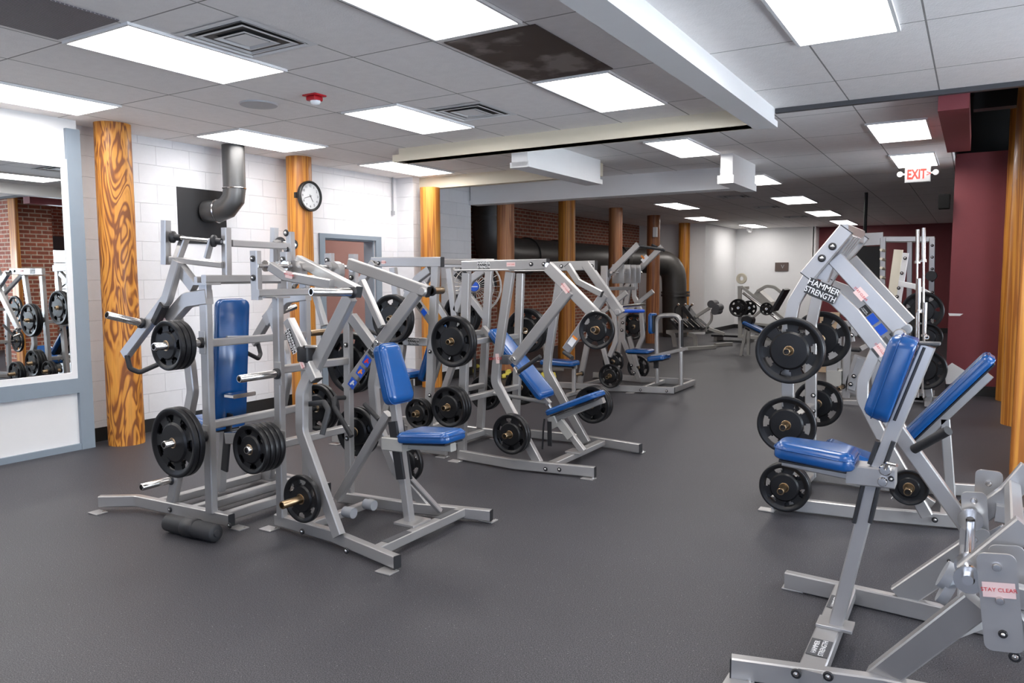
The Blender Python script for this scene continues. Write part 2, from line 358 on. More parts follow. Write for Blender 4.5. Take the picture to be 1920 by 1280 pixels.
# timber columns
def column(name, x, y, r, z1, label, m='wood', z0=0.0, group=None, n=24, taper=.04):
    bm = bmesh.new(); hs = 14; prof = [(0, 0)]
    rnd = random.Random(int(x*100+y*10))
    rings = []
    for k in range(hs+1):
        z = (z1-z0)*k/hs; rr = r*(1+taper*(1-k/hs)*.6)
        rings.append([bm.verts.new((rr*math.cos(2*math.pi*i/n)*(1+rnd.uniform(-.012, .012)), rr*math.sin(2*math.pi*i/n)*(1+rnd.uniform(-.012, .012)), z)) for i in range(n)])
    for k in range(hs):
        for i in range(n): bm.faces.new((rings[k][i], rings[k][(i+1) % n], rings[k+1][(i+1) % n], rings[k+1][i]))
    bm.faces.new(rings[0][::-1]); bm.faces.new(rings[-1])
    o = link(name, bm, m, smooth=40); o.location = (x, y, z0); return tag(o, label, 'column', group)
G = 'timber columns along the left side'
column('timber_column', -7.27, 4.45, .165, CEIL, 'round knotty timber column right beside the framed mirror', 'flame', group=G)
column('timber_column', -7.30, 6.88, .155, CEIL, 'timber column behind the round wall clock', group=G)
column('timber_column', -7.02, 9.2, .15, 2.99, 'timber column at the end of the white block wall under the cream beam', group=G)
column('timber_column', -6.93, 11.2, .15, CEIL, 'reddish brown timber column in front of the left bend of the big black duct', 'wood_brown', group=G)
column('timber_column', -6.82, 13.28, .165, CEIL, 'bright orange timber column before the brick wall, first to the right of the reddish one', group=G)
column('timber_column', -6.82, 15.63, .15, CEIL, 'timber column before the middle of the black duct', 'wood_brown', group=G)
column('timber_column', -6.86, 18.05, .16, CEIL, 'brown timber column carrying a small white wall box', 'wood_brown', group=G)
column('timber_column', -7.10, 21.1, .155, CEIL, 'timber column just right of the falling end of the black duct, before grey wall', group=G)
# right side timber
column('timber_column', .55, 10.1, .24, 4.3, 'thick timber column between the maroon wall and the nearest planks', group='timber at the right edge')
column('timber_column', .52, 12.0, .22, 4.3, 'farthest timber column touching the right end of the maroon wall', group='timber at the right edge')
bm = bmesh.new(); box(bm, (.30, 7.29, .02), (.56, 7.358, CEIL), .02); o = link('timber_plank', bm, 'wood'); recentre(o)
tag(o, 'wide vertical timber plank at the right edge of the picture, nearest of the timbers', 'plank')
struct('wall_pier', [((.42, 7.38, 0), (1.1, 8.0, CEIL))], 'brick')
struct('wall_pier_front', [((.42, 7.36, 0), (1.1, 7.379, CEIL))], 'brickx')

# ceiling lights: (x0, x1, y0, y1)
LG = 'fluorescent ceiling panels'
lights = [
 (-4.99, -4.33, 2.78, 3.96, 'large glowing ceiling panel left of the square air diffuser at upper left'),
 (-7.07, -6.43, 2.8, 4.0, 'ceiling panel cut by the left edge above the mirror'),
 (-7.07, -6.40, 5.25, 6.45, 'ceiling panel in front of the black stove pipe, near the left wall'),
 (-2.96, -2.36, 2.75, 3.96, 'glowing ceiling panel cut by the top edge left of the long white beam'),
 (-4.97, -4.36, 5.25, 6.41, 'ceiling panel beside the second air diffuser, right of the red strobe'),
 (-2.96, -2.36, 5.24, 6.44, 'ceiling panel touching the dark stained tile'),
 (-7.06, -6.46, 7.72, 9.0, 'ceiling panel partly behind the left end of the cream beam'),
 (-1.03, -.47, 4.1, 5.3, 'ceiling panel cut by the top edge right of the long white beam'),
 (-3.22, -2.74, 8.18, 9.4, 'ceiling panel left of the short white beam stub'),
 (-.98, -.47, 8.4, 9.58, 'nearer of the two ceiling panels above the exit sign'),
 (-.97, -.50, 10.7, 11.92, 'ceiling panel directly above the exit sign'),
 (-3.2, -2.74, 11.65, 12.9, 'ceiling panel just right of the short white beam stub'),
 (-3.4, -2.82, 15.13, 16.65, 'second ceiling panel in the row running from the beam stub to the back'),
 (-3.45, -2.9, 18.8, 20.45, 'third ceiling panel in the row running from the beam stub to the back'),
 (-3.45, -3.0, 22.3, 24.4, 'farthest ceiling panel of the middle row, above the white back wall'),
 (-5.72, -5.25, 15.1, 16.6, 'ceiling panel above the middle timber columns'),
 (-6.4, -5.9, 19.0, 20.3, 'ceiling panel near the last timber column'),
 (-5.95, -5.5, 22.5, 24.1, 'farthest ceiling panel in the left corner before the white back wall'),
 (-.98, -.47, 1.0, 2.2, None), (-2.96, -2.36, .3, 1.5, None), (-4.99, -4.33, .3, 1.5, None), (-7.07, -6.43, .3, 1.5, None), (1.2, 1.8, 5.2, 6.4, None), (1.2, 1.8, 1.8, 3.0, None),
 (-.95, -.5, 13.4, 14.6, 'far ceiling panel hidden beyond the exit sign'), (-.95, -.5, 18.6, 19.8, 'far ceiling panel before the maroon back wall')]
lights = lights[:-2]
hid = ['ceiling panel overhead, out of the picture to the right of the long beam', 'ceiling panel overhead left of the long beam, out of the picture', 'ceiling panel behind the viewer in the second row from the left wall',
       'ceiling panel behind the viewer beside the left wall', 'ceiling panel over the right side seen only from elsewhere', 'ceiling panel near the daylight windows']
hi = 0
for x0, x1, y0, y1, lb in lights:
    if lb is None: lb = hid[hi]; hi += 1
    t = thing('ceiling_light', lb, 'ceiling light', ((x0+x1)/2, (y0+y1)/2, CEIL-.012), LG); c = t.location
    hx, hy = (x1-x0)/2, (y1-y0)/2
    bm = bmesh.new()
    for a, b in [((-hx-.02, -hy-.02, -.006), (-hx, hy+.02, .012)), ((hx, -hy-.02, -.006), (hx+.02, hy+.02, .012)), ((-hx, -hy-.02, -.006), (hx, -hy, .012)), ((-hx, hy, -.006), (hx, hy+.02, .012))]: box(bm, a, b)
    link('frame', bm, 'white', t)
    bm = bmesh.new(); box(bm, (-hx, -hy, 0), (hx, hy, .01)); link('diffuser', bm, 'lamp', t)
# the four air diffusers
def diffuser(x, y, s, lb):
    t = thing('air_diffuser', lb, 'air vent', (x, y, CEIL), 'square ceiling air diffusers')
    bm = bmesh.new(); s /= 2
    def ring(a, b, z0, z1):
        # sloping square ring from half size a at z0 to b at z1
        A = [bm.verts.new((sx*a, sy*a, z0)) for sx, sy in ((-1, -1), (1, -1), (1, 1), (-1, 1))]
        B = [bm.verts.new((sx*b, sy*b, z1)) for sx, sy in ((-1, -1), (1, -1), (1, 1), (-1, 1))]
        for i in range(4): bm.faces.new((A[i], A[(i+1) % 4], B[(i+1) % 4], B[i]))
    ring(s, s*.86, -.006, -.008); ring(s*.86, s*.80, -.014, -.002)
    ring(s*.72, s*.66, -.012, -.014); ring(s*.72, s*.6, -.012, -.003); ring(s*.46, s*.4, -.016, -.018); ring(s*.46, s*.34, -.016, -.003)
    link('louvre', bm, 'white', t)
    bm = bmesh.new(); box(bm, (-s*.3, -s*.3, -.012), (s*.3, s*.3, -.006), .002); link('centre_plate', bm, 'white', t)
    bm = bmesh.new(); box(bm, (-s*.84, -s*.84, -.0045), (s*.84, s*.84, -.0005)); link('dark_opening', bm, 'black', t)
    return t
diffuser(-3.98, 3.35, .62, 'square air diffuser beside the large upper left ceiling panel')
diffuser(-3.98, 5.85, .62, 'square air diffuser beside the panel right of the red strobe')
diffuser(-3.95, 14.6, .6, 'square air diffuser in the far ceiling, nearest beyond the long white beam')
diffuser(-3.95, 17.2, .6, 'square air diffuser in the far ceiling, second beyond the long white beam')
diffuser(-3.95, 20.4, .6, 'farthest square air diffuser in the ceiling')
# stained tile, perforated tile, dropped tile
st = NT('water_stained_tile'); v = coords(st); ns = st.n('ShaderNodeTexNoise'); ns.inputs['Scale'].default_value = 4; ns.inputs['Detail'].default_value = 6
st.l(v, ns.inputs['Vector']); r = st.n('ShaderNodeValToRGB'); r.color_ramp.elements[0].position = .5; r.color_ramp.elements[1].position = .62
r.color_ramp.elements[0].color = (.055, .038, .03, 1); r.color_ramp.elements[1].color = (.20, .17, .155, 1); st.l(ns.outputs['Fac'], r.inputs[0]); st.l(r.outputs[0], st.b.inputs['Base Color'])
bm = bmesh.new(); box(bm, (-2.97, 4.06, CEIL-.008), (-2.30, 5.2, CEIL-.001)); o = link('stained_ceiling_tile', bm, st.m); recentre(o); tag(o, 'dark brown stained ceiling tile before the glowing panel in the middle', 'ceiling tile')
pt = brickmat('perforated_grille', 'XYZ', (.34, .31, .33, 1), (.33, .30, .32, 1), (.10, .09, .10, 1), .012, .012, .003, offset=.5)
bm = bmesh.new(); box(bm, (-4.98, 1.6, CEIL-.008), (-4.32, 2.72, CEIL-.001)); o = link('return_air_grille', bm, pt); recentre(o); tag(o, 'dark perforated ceiling grille in the top left corner', 'air vent')
# speaker, strobe, sprinkler pieces, camera on ceiling
bm = bmesh.new(); lathe(bm, [(.0, .012), (.03, .016), (.10, .012), (.155, .012), (.165, 0)], (0, 0, 0), (0, 0, -1), 36)
o = link('ceiling_speaker', bm, mat('speaker_mesh', (.45, .46, .48, 1), .6), smooth=40); o.location = (-5.37, 4.62, CEIL); tag(o, 'round grey ceiling speaker below the large upper left light panel', 'speaker')
t = thing('strobe_alarm', 'red fire alarm strobe with clear lens on the ceiling', 'fire alarm', (-4.72, 4.64, CEIL))
bm = bmesh.new(); box(bm, (-.075, -.065, -.014), (.075, .065, 0), .004); box(bm, (-.05, -.05, -.05), (.05, .05, -.012), .01); link('base', bm, 'redplastic', t)
bm = bmesh.new(); lathe(bm, [(.042, 0), (.042, .012), (.032, .028), (0, .036)], (.01, .0, -.048), (0, 0, -1), 20); link('lens', bm, 'glass', t, smooth=50, label='clear dome lens')
t = thing('exit_sign', 'white exit sign with red EXIT letters hanging from ceiling at right', 'exit sign', (-.68, 11.05, 2.84))
bm = bmesh.new(); box(bm, (-.145, -.03, 0), (.145, .03, .19), .006); box(bm, (-.03, -.02, .19), (.03, .02, CEIL-2.84)); link('housing', bm, mat('sign_face', (.42, .42, .42, 1), .6), t)
exl = mat('lit_exit_letters', (.8, .03, .02, 1), .4, emit=(1, .01, .005, 1), estr=.9); M['exl'] = exl
text('exit_letters', 'EXIT', .165, (-.012, -.0315, .095), (1, 0, 0), (0, 0, 1), 'exl', t, sx=.64, offset=.005)
text('arrow', '>', .10, (.124, -.0315, .098), (1, 0, 0), (0, 0, 1), 'exl', t)
for s in (-1, 1):
    bm = bmesh.new(); lathe(bm, [(.0, -.02), (.03, -.015), (.035, .02), (.0, .03)], (s*.20, -.01, .11), (0, -1, 0), 16); box(bm, (s*.14, -.01, .10), (s*.19, .01, .12)); link('emergency_lamp', bm, 'white', t, smooth=40)
# clock
t = thing('wall_clock', 'round black-rimmed clock with white dial beside the second column', 'clock', (-7.57, 7.33, 2.73))
bm = bmesh.new(); lathe(bm, [(.0, .0), (.165, 0), (.168, .04), (.16, .05), (.142, .045), (.140, .03)], (0, 0, 0), (1, 0, 0), 40, ref=AY); link('rim', bm, 'black', t, smooth=35)
bm = bmesh.new(); lathe(bm, [(0, .030), (.142, .030)], (0, 0, 0), (1, 0, 0), 40, ref=AY); link('dial', bm, 'white', t)
for h in range(1, 13):
    a = math.radians(90-30*h); text('numeral', str(h), .038, (.0315, .112*math.cos(a), .112*math.sin(a)), (0, 1, 0), (0, 0, 1), 'decal', t, extr=.0004)
def hand(nm, ang, ln, wd):
    bm = bmesh.new(); a = math.radians(90-ang); d = Vector((0, math.cos(a), math.sin(a))); sweep(bm, [Vector((.034, 0, 0))-d*.02, Vector((.034, 0, 0))+d*ln], rect(.002, wd, .0005), d.cross(AX)); link(nm, bm, 'decal', t)
hand('hour_hand', 148, .07, .006); hand('minute_hand', 252, .10, .005)
t.location = at(578, 368, X=-7.13)
bm = bmesh.new(); box(bm, (-.03, -.18, -.03), (.0, .0, .03)); link('wall_bracket', bm, 'black', t)
t.scale = (1.12, 1.12, 1.12)
# stove pipe elbow out of the wall
t = thing('vent_pipe', 'grey metal stove pipe with elbow and square wall plate by the left columns', 'pipe', (-7.6, 5.6, 2.2))
t.location = (-7.6, 5.72, 2.2)
c0 = Vector((-7.6, 5.72, 2.47))
bm = bmesh.new(); box(bm, (0, -.36, -.15), (.01, .28, .47)); link('wall_plate', bm, 'iron', t)
gal = mat('galvanised_duct', (.13, .13, .13, 1), .38, .7, vary=.2); M['gal'] = gal
bm = bmesh.new(); R = .125
sweep(bm, [Vector((.01, .0, .22)), Vector((.16, .05, .22)), Vector((.25, .10, .26)), Vector((.32, .14, .36)), Vector((.33, .15, .48)), Vector((.33, .15, .96))], circ(R, 24), AY); link('elbow', bm, 'gal', t, smooth=30)
bm = bmesh.new(); lathe(bm, [(R+.004, 0), (R+.01, .008), (R+.004, .016)], (.33, .15, .47), (0, 0, 1), 28); lathe(bm, [(R+.004, 0), (R+.01, .01), (R+.004, .02)], (.15, .045, .22), (.9, .3, .05), 28); link('seam_ring', bm, 'chrome', t, smooth=30)
# big black duct on the brick wall
t = thing('black_duct', 'large black round duct running along the brick wall and down to floor', 'duct', (-7.75, 16, 0)); o0 = t.location.copy()
dm = mat('black_duct_paint', (.075, .07, .065, 1), .40, .3, vary=.3); M['duct'] = dm
R = .36; X0 = -8.1
def ductp(nm, pts, r=R, fil=.5):
    bm = bmesh.new(); sweep(bm, [p-o0 for p in fillet(pts, fil, 8)], circ(r, 32), AX); link(nm, bm, 'duct', t, smooth=40)
ductp('main_run', [Vector((X0, 12.55, CEIL-.005)), Vector((X0, 12.55, 2.1)), Vector((X0, 18.9, 2.1))], fil=.55)
ductp('down_run', [Vector((X0, 18.9, 2.1)), Vector((-7.85, 19.6, 2.1)), Vector((-7.1, 20.25, 2.02)), Vector((-7.05, 20.3, 0))], r=.335, fil=.75)
for p, ax in [((X0, 13.9, 2.1), AY), ((X0, 15.2, 2.1), AY), ((X0, 18.6, 2.1), AY), ((-7.06, 20.3, 1.22), AZ), ((-7.06, 20.3, 1.14), AZ), ((X0, 12.55, 2.86), AZ), ((X0, 12.55, 2.78), AZ)]:
    bm = bmesh.new(); lathe(bm, [(R, -.03), (R+.03, -.03), (R+.03, .03), (R, .03)], Vector(p)-o0, ax, 36); link('flange', bm, 'duct', t, smooth=40)
# conduit drop by the cream beam, wall sign, small boxes
bm = bmesh.new(); sweep(bm, [Vector((0, 0, 0)), Vector((0, 0, -.5))], circ(.012, 8), AX); box(bm, (-.02, -.02, -.56), (.02, .02, -.5)); o = link('conduit_pull', bm, 'midgrey'); o.location = (-7.57, 9.0, CEIL); tag(o, 'thin grey conduit hanging on the wall near cream beam end', 'conduit')
t = thing('wall_plaque', 'small dark plaque on the white back wall', 'sign', (-5.17, 24.69, 1.81))
bm = bmesh.new(); box(bm, (-.2, -.02, 0), (.2, .01, .27), .005); link('board', bm, mat('taupe_board', (.10, .07, .06, 1), .5), t)
text('emblem', 'V', .17, (.03, -.0215, .135), (1, 0, 0), (0, 0, 1), 'midgrey', t)
bm = bmesh.new(); box(bm, (-.05, -.05, 0), (.05, .03, .24), .006); o = link('wall_box', bm, 'white'); o.location = (-6.74, 17.86, 2.62); tag(o, 'small white box fixed high on a brown timber column', 'box')
bm = bmesh.new(); box(bm, (-.08, -.08, -.1), (.08, .08, 0), .01); lathe(bm, [(.05, 0), (.05, .04), (0, .06)], (0, -.02, -.1), (0, 0, -1), 16); o = link('security_camera', bm, 'white', smooth=40); o.location = (-6.1, 24.4, CEIL); tag(o, 'small security camera at the top of the white back wall', 'camera')
# torn paint patches on the maroon wall
for pts, lb in [([(1774, 688), (1785, 680), (1810, 695), (1796, 712), (1774, 723), (1772, 705)], 'large torn white patch low on the maroon wall'), ([(1778, 587), (1806, 588), (1800, 592), (1780, 592)], 'small torn white streak on the maroon wall')]:
    bm = bmesh.new(); vs = [bm.verts.new(at(x, y, Y=12.236)) for x, y in pts]; f = bm.faces.new(vs); g = bmesh.ops.extrude_face_region(bm, geom=[f]); bmesh.ops.translate(bm, verts=[q for q in g['geom'] if isinstance(q, bmesh.types.BMVert)], vec=(0, .003, 0))
    o = link('torn_paint_patch', bm, 'white'); recentre(o); tag(o, lb, 'paint patch')

t = thing('wall_speaker', 'small black loudspeaker high on the edge of maroon wall', 'speaker', at(1770, 392, Y=12.14))
bm = bmesh.new(); box(bm, (-.07, -.08, 0), (.07, .06, .2), .012); link('cabinet', bm, mat('matt_black', (.008, .008, .008, 1), .9, spec=.1), t)
bm = bmesh.new(); box(bm, (-.02, .05, .07), (.02, .12, .13)); link('bracket', bm, 'cap', t)
# ---------------------------------------------------------------- kit of machine parts
class Rig:
    """one machine: an empty at its base that parents every part"""
    def __init__(s, name, label, cat, loc, group=None):
        s.e = thing(name, label, cat, loc, group); s.o = s.e.location.copy(); s.Y = None; s.X = None; s.steel = 'steel'
    def p(s, q):
        """(px, py) on the current side plane, (px, py, Y) on another one, or a Vector"""
        if isinstance(q, Vector): return q
        if len(q) == 2: return at(q[0], q[1], Y=s.Y) if s.Y is not None else at(q[0], q[1], X=s.X)
        if q[2] == 'X': return at(q[0], q[1], X=q[3])
        if q[2] == 'Z': return at(q[0], q[1], Z=q[3])
        return at(q[0], q[1], Y=q[2])
    def add(s, name, bm, m, smooth=35, parent=None, label=None):
        shift(bm, -s.o); return link(name, bm, m, parent or s.e, smooth=smooth, label=label)
    def bar(s, name, pts, w=.076, d=.05, fil=0, m=None, axis=AY, mir=None, cap=None, parent=None, c=.006, label=None):
        P = [s.p(q) for q in pts]; sets = [P]
        if mir is not None: sets.append([Vector((q.x, 2*mir-q.y, q.z)) for q in P])
        out = []
        for Q in sets:
            F_ = fillet(Q, fil)
            bm = bmesh.new(); sweep(bm, F_, rect(w, d, c), axis); o = s.add(name, bm, m or s.steel, 35, parent, label)
            for end in (cap or ''):
                a, b = (F_[0], F_[1]) if end == 'a' else (F_[-1], F_[-2])
                t = (a-b).normalized(); bm = bmesh.new(); sweep(bm, [a-t*.001, a+t*.006], rect(w*.99, d*.99, .004), axis); s.add('end_cap', bm, 'cap', None, o)
            out.append(o)
        return out[0] if len(out) == 1 else out
    def tube(s, name, pts, r=.016, fil=.05, m='grip', mir=None, n=14, parent=None, caps=False):
        P = [s.p(q) for q in pts]; sets = [P]
        if mir is not None: sets.append([Vector((q.x, 2*mir-q.y, q.z)) for q in P])
        for Q in sets:
            bm = bmesh.new(); sweep(bm, fillet(Q, fil), circ(r, n), AY if abs((Q[1]-Q[0]).normalized().y) < .9 else AX)
            o = s.add(name, bm, m, 50, parent)
        return o
    def pad(s, name, a, b, face, w0, w1, th=.06, m='blue', back=True, wide=AY, seam=True, rad=.05, off=0.0):
        """upholstered pad: back plate centre line a->b, cushion grows towards 'face'"""
        a, b = s.p(a), s.p(b); t = (b-a).normalized(); L = (b-a).length; wide = (wide - t*wide.dot(t)).normalized(); f = t.cross(wide)
        if f.dot(Vector(face)) < 0: f = -f
        a = a+f*off; b = b+f*off
        def outline(ins, corner):
            P = []; cr = max(.008, corner-ins)
            def cor(u, v, a0):
                for k in range(6):
                    g = math.radians(a0+90*k/5); P.append((u+cr*math.cos(g), v+cr*math.sin(g)))
            h0, h1 = w0/2-ins, w1/2-ins
            cor(L-ins-cr, h1-cr, 0); cor(ins+cr, h0-cr, 90); cor(ins+cr, -h0+cr, 180); cor(L-ins-cr, -h1+cr, 270)
            return P
        bm = bmesh.new(); rings = []
        prof = [(.006, .0), (0, .008), (0, th*.35), (.002, th*.62), (.010, th*.85), (.024, th*.97), (.05, th)]
        for ins, h in prof:
            rings.append([bm.verts.new(a+t*u+wide*v+f*h) for u, v in outline(min(ins, min(w0, w1)*.3), rad)])
        n = len(rings[0])
        for i in range(len(rings)-1):
            for j in range(n): bm.faces.new((rings[i][j], rings[i][(j+1) % n], rings[i+1][(j+1) % n], rings[i+1][j]))
        bm.faces.new(rings[0][::-1]); bm.faces.new(rings[-1])
        o = s.add(name, bm, m, 60)
        if seam:
            bm = bmesh.new(); P = [a+t*u+wide*v+f*(th*.62) for u, v in outline(-.0015, rad)]
            for i in range(len(P)):
                q, r_ = P[i], P[(i+1) % len(P)]
                if (q-r_).length > 1e-4: sweep(bm, [q, r_], circ(.0028, 6), f)
            s.add('piping', bm, m, 60, o)
        if back:
            bm = bmesh.new(); q0, q1 = a-f*.012+t*.03, a-f*.012+t*(L-.03)
            sweep(bm, [q0, q1], rect(.012, min(w0, w1)*.8, .003), wide); s.add('back_plate', bm, 'cap', None, o)
        return o
    def bolt(s, q, r=.019, d=(0, -1, 0), off=0, washer=True, parent=None):
        p = s.p(q)+Vector(d)*off
        bm = bmesh.new(); lathe(bm, [(0, 0), (r, 0), (r, .005), (r*.82, .008), (r*.55, .008), (r*.55, .004)], p, d, 16); o = s.add('bolt', bm, 'cap', 40, parent)
        bm = bmesh.new(); lathe(bm, [(r*.55, .003), (r*.5, .010), (r*.25, .014), (0, .015)], p, d, 12); s.add('bolt_head', bm, 'chrome', 40, o)
    def knob(s, q, r=.03, h=.02, d=(0, -1, 0), m='steel', off=0, name='pivot_hub'):
        p = s.p(q)+Vector(d)*off; bm = bmesh.new(); lathe(bm, [(0, -.001), (r, -.001), (r, h*.6), (r*.8, h), (0, h*1.05)], p, d, 20); return s.add(name, bm, m, 40)
    def horn(s, base, tip, r=.0245, m='chrome', collar=True):
        a, b = s.p(base), s.p(tip); d = (b-a).normalized(); L = (b-a).length
        bm = bmesh.new(); lathe(bm, [(r, 0), (r, L-.004), (r-.003, L), (r*.72, L), (r*.72, L-.03), (0, L-.03)], a, d, 24); o = s.add('weight_horn', bm, m, 40)
        if collar:
            bm = bmesh.new(); lathe(bm, [(r, 0), (r*1.45, 0), (r*1.45, .014), (r*1.3, .018), (r, .018)], a, d, 24); s.add('collar', bm, 'cap', 40, o)
        bm = bmesh.new(); lathe(bm, [(0, L-.028), (r*.71, L-.028)], a, d, 20); s.add('bore', bm, 'cap', None, o)
        return a, d, L
    def foot(s, x, y, wx=.11, wy=.085, z=.008):
        bm = bmesh.new(); box(bm, (x-wx/2, y-wy/2, 0), (x+wx/2, y+wy/2, z), .002); s.add('foot_plate', bm, s.steel, None)
        bm = bmesh.new(); lathe(bm, [(0, z), (.009, z), (.009, z+.005), (0, z+.006)], (x+wx*.3, y+wy*.25, 0), AZ, 10)
        s.add('floor_bolt', bm, 'chrome', None)
    def sticker(s, name, p, right, up, wd, ht, m='pink', n=.0008, lines=None, lm='red', size=.012, org=True, box_=True):
        """thin sticker centred at p; lines of print on it"""
        right = Vector(right).normalized(); up = Vector(up).normalized(); nz = right.cross(up); bm = bmesh.new(); P = s.p(p)+nz*.001
        sweep(bm, [P, P+nz*n], [(-wd/2, -ht/2), (wd/2, -ht/2), (wd/2, ht/2), (-wd/2, ht/2)], up)
        # profile axes: frame() gives n = b x t with b along 'up'
        o = s.add(name, bm, m, None)
        if lines:
            k = len(lines)
            for i, ln in enumerate(lines):
                text('print', ln, size, P+nz*(n+.0002)+up*((k-1)/2-i)*size*1.02, right, up, lm, o, org=s.o)
        return o
    def decal_hs(s, p, right, up, wd=.14, ht=.07):
        o = s.sticker('name_decal', p, right, up, wd, ht, 'decal')
        right = Vector(right).normalized(); up = Vector(up).normalized(); nz = right.cross(up); P = s.p(p)+nz*.0022
        for i, ln in enumerate(('HAMMER', 'STRENGTH')):
            text('lettering', ln, ht*.5, P+up*(.24-.48*i)*ht, right, up, 'lettering', o, org=s.o, sx=(wd/ht)*(.52 if i == 0 else .41), offset=.0006)
        return o
    def warn(s, p, right, up, wd=.09, ht=.045):
        return s.sticker('warning_sticker', p, right, up, wd, ht, 'pink', lines=('STAY CLEAR',), size=ht*.36)

# ---------------------------------------------------------------- weight plates
PLATE = {45: (.225, .020, 7), 35: (.182, .019, 6), 25: (.150, .018, 6), 10: (.115, .014, 5)}
_pm = {}
def plate_mesh(R, ht, ns, bore=.026):
    key = (R, ht, ns)
    if key in _pm: return _pm[key]
    bm = bmesh.new(); N = ns*12
    rad = [bore, R*.115+.02, R*.52, R*.58, R*.65, R*.77, R*.80, R*.875, R*.93, R*.975, R]
    hh = [ht*.95, ht*.95, ht*.86, ht*.34, ht*.32, ht*.32, ht*.36, ht*.85, ht, ht*.93, ht*.6]
    T = [[None]*N for _ in rad]; B = [[None]*N for _ in rad]
    for i, (r, h) in enumerate(zip(rad, hh)):
        for j in range(N):
            a = 2*math.pi*j/N; T[i][j] = bm.verts.new((r*math.cos(a), -h, r*math.sin(a))); B[i][j] = bm.verts.new((r*math.cos(a), h, r*math.sin(a)))
    def hole(i, j):
        k = j % 12
        if R < .12: return False
        if i == 4: return 3 <= k <= 8
        if i == 3: return 4 <= k <= 7
        if i == 5: return 3 <= k <= 8
        return False
    for i in range(len(rad)-1):
        for j in range(N):
            q = (j+1) % N
            if hole(i, j):
                if not hole(i-1, j): bm.faces.new((T[i][j], T[i][q], B[i][q], B[i][j]))
                if not hole(i+1, j): bm.faces.new((T[i+1][j], T[i+1][q], B[i+1][q], B[i+1][j]))
                if not hole(i, (j-1) % N): bm.faces.new((T[i][j], T[i+1][j], B[i+1][j], B[i][j]))
                if not hole(i, q): bm.faces.new((T[i][q], T[i+1][q], B[i+1][q], B[i][q]))
            else:
                bm.faces.new((T[i][j], T[i][q], T[i+1][q], T[i+1][j])); bm.faces.new((B[i][j], B[i][q], B[i+1][q], B[i+1][j]))
    for j in range(N):
        q = (j+1) % N; bm.faces.new((T[-1][j], T[-1][q], B[-1][q], B[-1][j])); bm.faces.new((T[0][j], T[0][q], B[0][q], B[0][j]))
    bmesh.ops.recalc_face_normals(bm, faces=bm.faces)
    me = bpy.data.meshes.new('weight_plate'); bm.to_mesh(me); bm.free()
    me.polygons.foreach_set('use_smooth', [True]*len(me.polygons)); me.set_sharp_from_angle(angle=math.radians(32)); me.materials.append(M['rubber'])
    b2 = bmesh.new(); lathe(b2, [(bore-.0005, -ht*.96), (bore+.006, -ht*1.02), (bore+.008, -ht*.96)], (0, 0, 0), (0, 1, 0), 24)
    lathe(b2, [(bore-.0005, ht*.96), (bore+.006, ht*1.02), (bore+.008, ht*.96)], (0, 0, 0), (0, 1, 0), 24)
    lathe(b2, [(bore-.0005, -ht*.96), (bore-.0005, ht*.96)], (0, 0, 0), (0, 1, 0), 24)
    m2 = bpy.data.meshes.new('steel_insert'); b2.to_mesh(m2); b2.free(); m2.materials.append(M['brass'])
    _pm[key] = (me, m2); return _pm[key]
def plates(ctr, kind, n, where, d=(0, -1, 0), gap=.002, rot=None, kinds=None, scale=1, one=None):
    """n plates side by side along d; ctr is the middle of the outermost one; where names the horn"""
    d = Vector(d).normalized(); p = Vector(ctr); G = 'weight plates on ' + where
    ks = kinds or [kind]*n; words = ['outermost', 'second', 'third', 'fourth', 'fifth'] if len(ks) > 2 else ['outer', 'inner']
    prev = None
    for i, k in enumerate(ks):
        R, ht, ns = PLATE[k]; R *= scale
        if prev is not None: p = p-d*(prev+ht+gap)
        prev = ht
        me, m2 = plate_mesh(R, ht, ns)
        a = bpy.data.objects.new('weight_plate', me); COL.objects.link(a)
        b = bpy.data.objects.new('steel_insert', m2); COL.objects.link(b); b.parent = a
        q = Vector((0, -1, 0)).rotation_difference(d).to_matrix().to_4x4(); spin = Matrix.Rotation(rot if rot is not None else random.uniform(0, 6), 4, 'Y')
        a.matrix_world = Matrix.Translation(p) @ q @ spin
        size = {45: 'large', 35: 'medium', 25: 'small', 10: 'tiny'}[k]
        a['label'] = ('%s black plate on %s' % (size, where)) if len(ks) == 1 else ('%s %s plate on %s' % (words[i], size, where))
        a['category'] = 'weight plate'; a['group'] = G if len(ks) > 1 else 'weight plates on machines'
V = Vector
# ---------------------------------------------------------------- the row machine in front (two levers, chest pad, seat)
G_M = 'plate loaded machines'
r = Rig('row_machine', 'silver plate-loaded row machine nearest the viewer, with blue chest pad and seat', 'exercise machine', (-3.3, 3.72, 0), G_M)
N_, Fa, MC = 3.4, 4.04, 3.72
r.Y = N_
r.bar('base_beam', [V((-3.92, 3.42, .058)), V((-3.35, 3.37, .058)), V((-2.73, 3.23, .058))], .05, .075, .1, axis=AZ, mir=MC, cap='b')
for x, y in ((-3.93, 3.36), (-2.78, 3.2), (-3.93, 4.08), (-2.78, 4.25)): r.foot(x, y)
r.bolt((567, 996, 3.345)); r.bolt((650, 1032, 3.265))
r.bar('cross_beam', [V((-2.93, 3.28, .065)), V((-2.93, 4.17, .065))], .06, .06)
r.bar('cross_beam', [V((-3.62, 3.40, .06)), V((-3.62, 4.05, .06))], .05, .05)
for y0, y1 in ((3.36, 3.58), (3.88, 4.08)): 
    bm = bmesh.new(); box(bm, (-2.955, y0, .095), (-2.905, y1, .098)); r.add('grip_tape', bm, 'darkgrey', None)
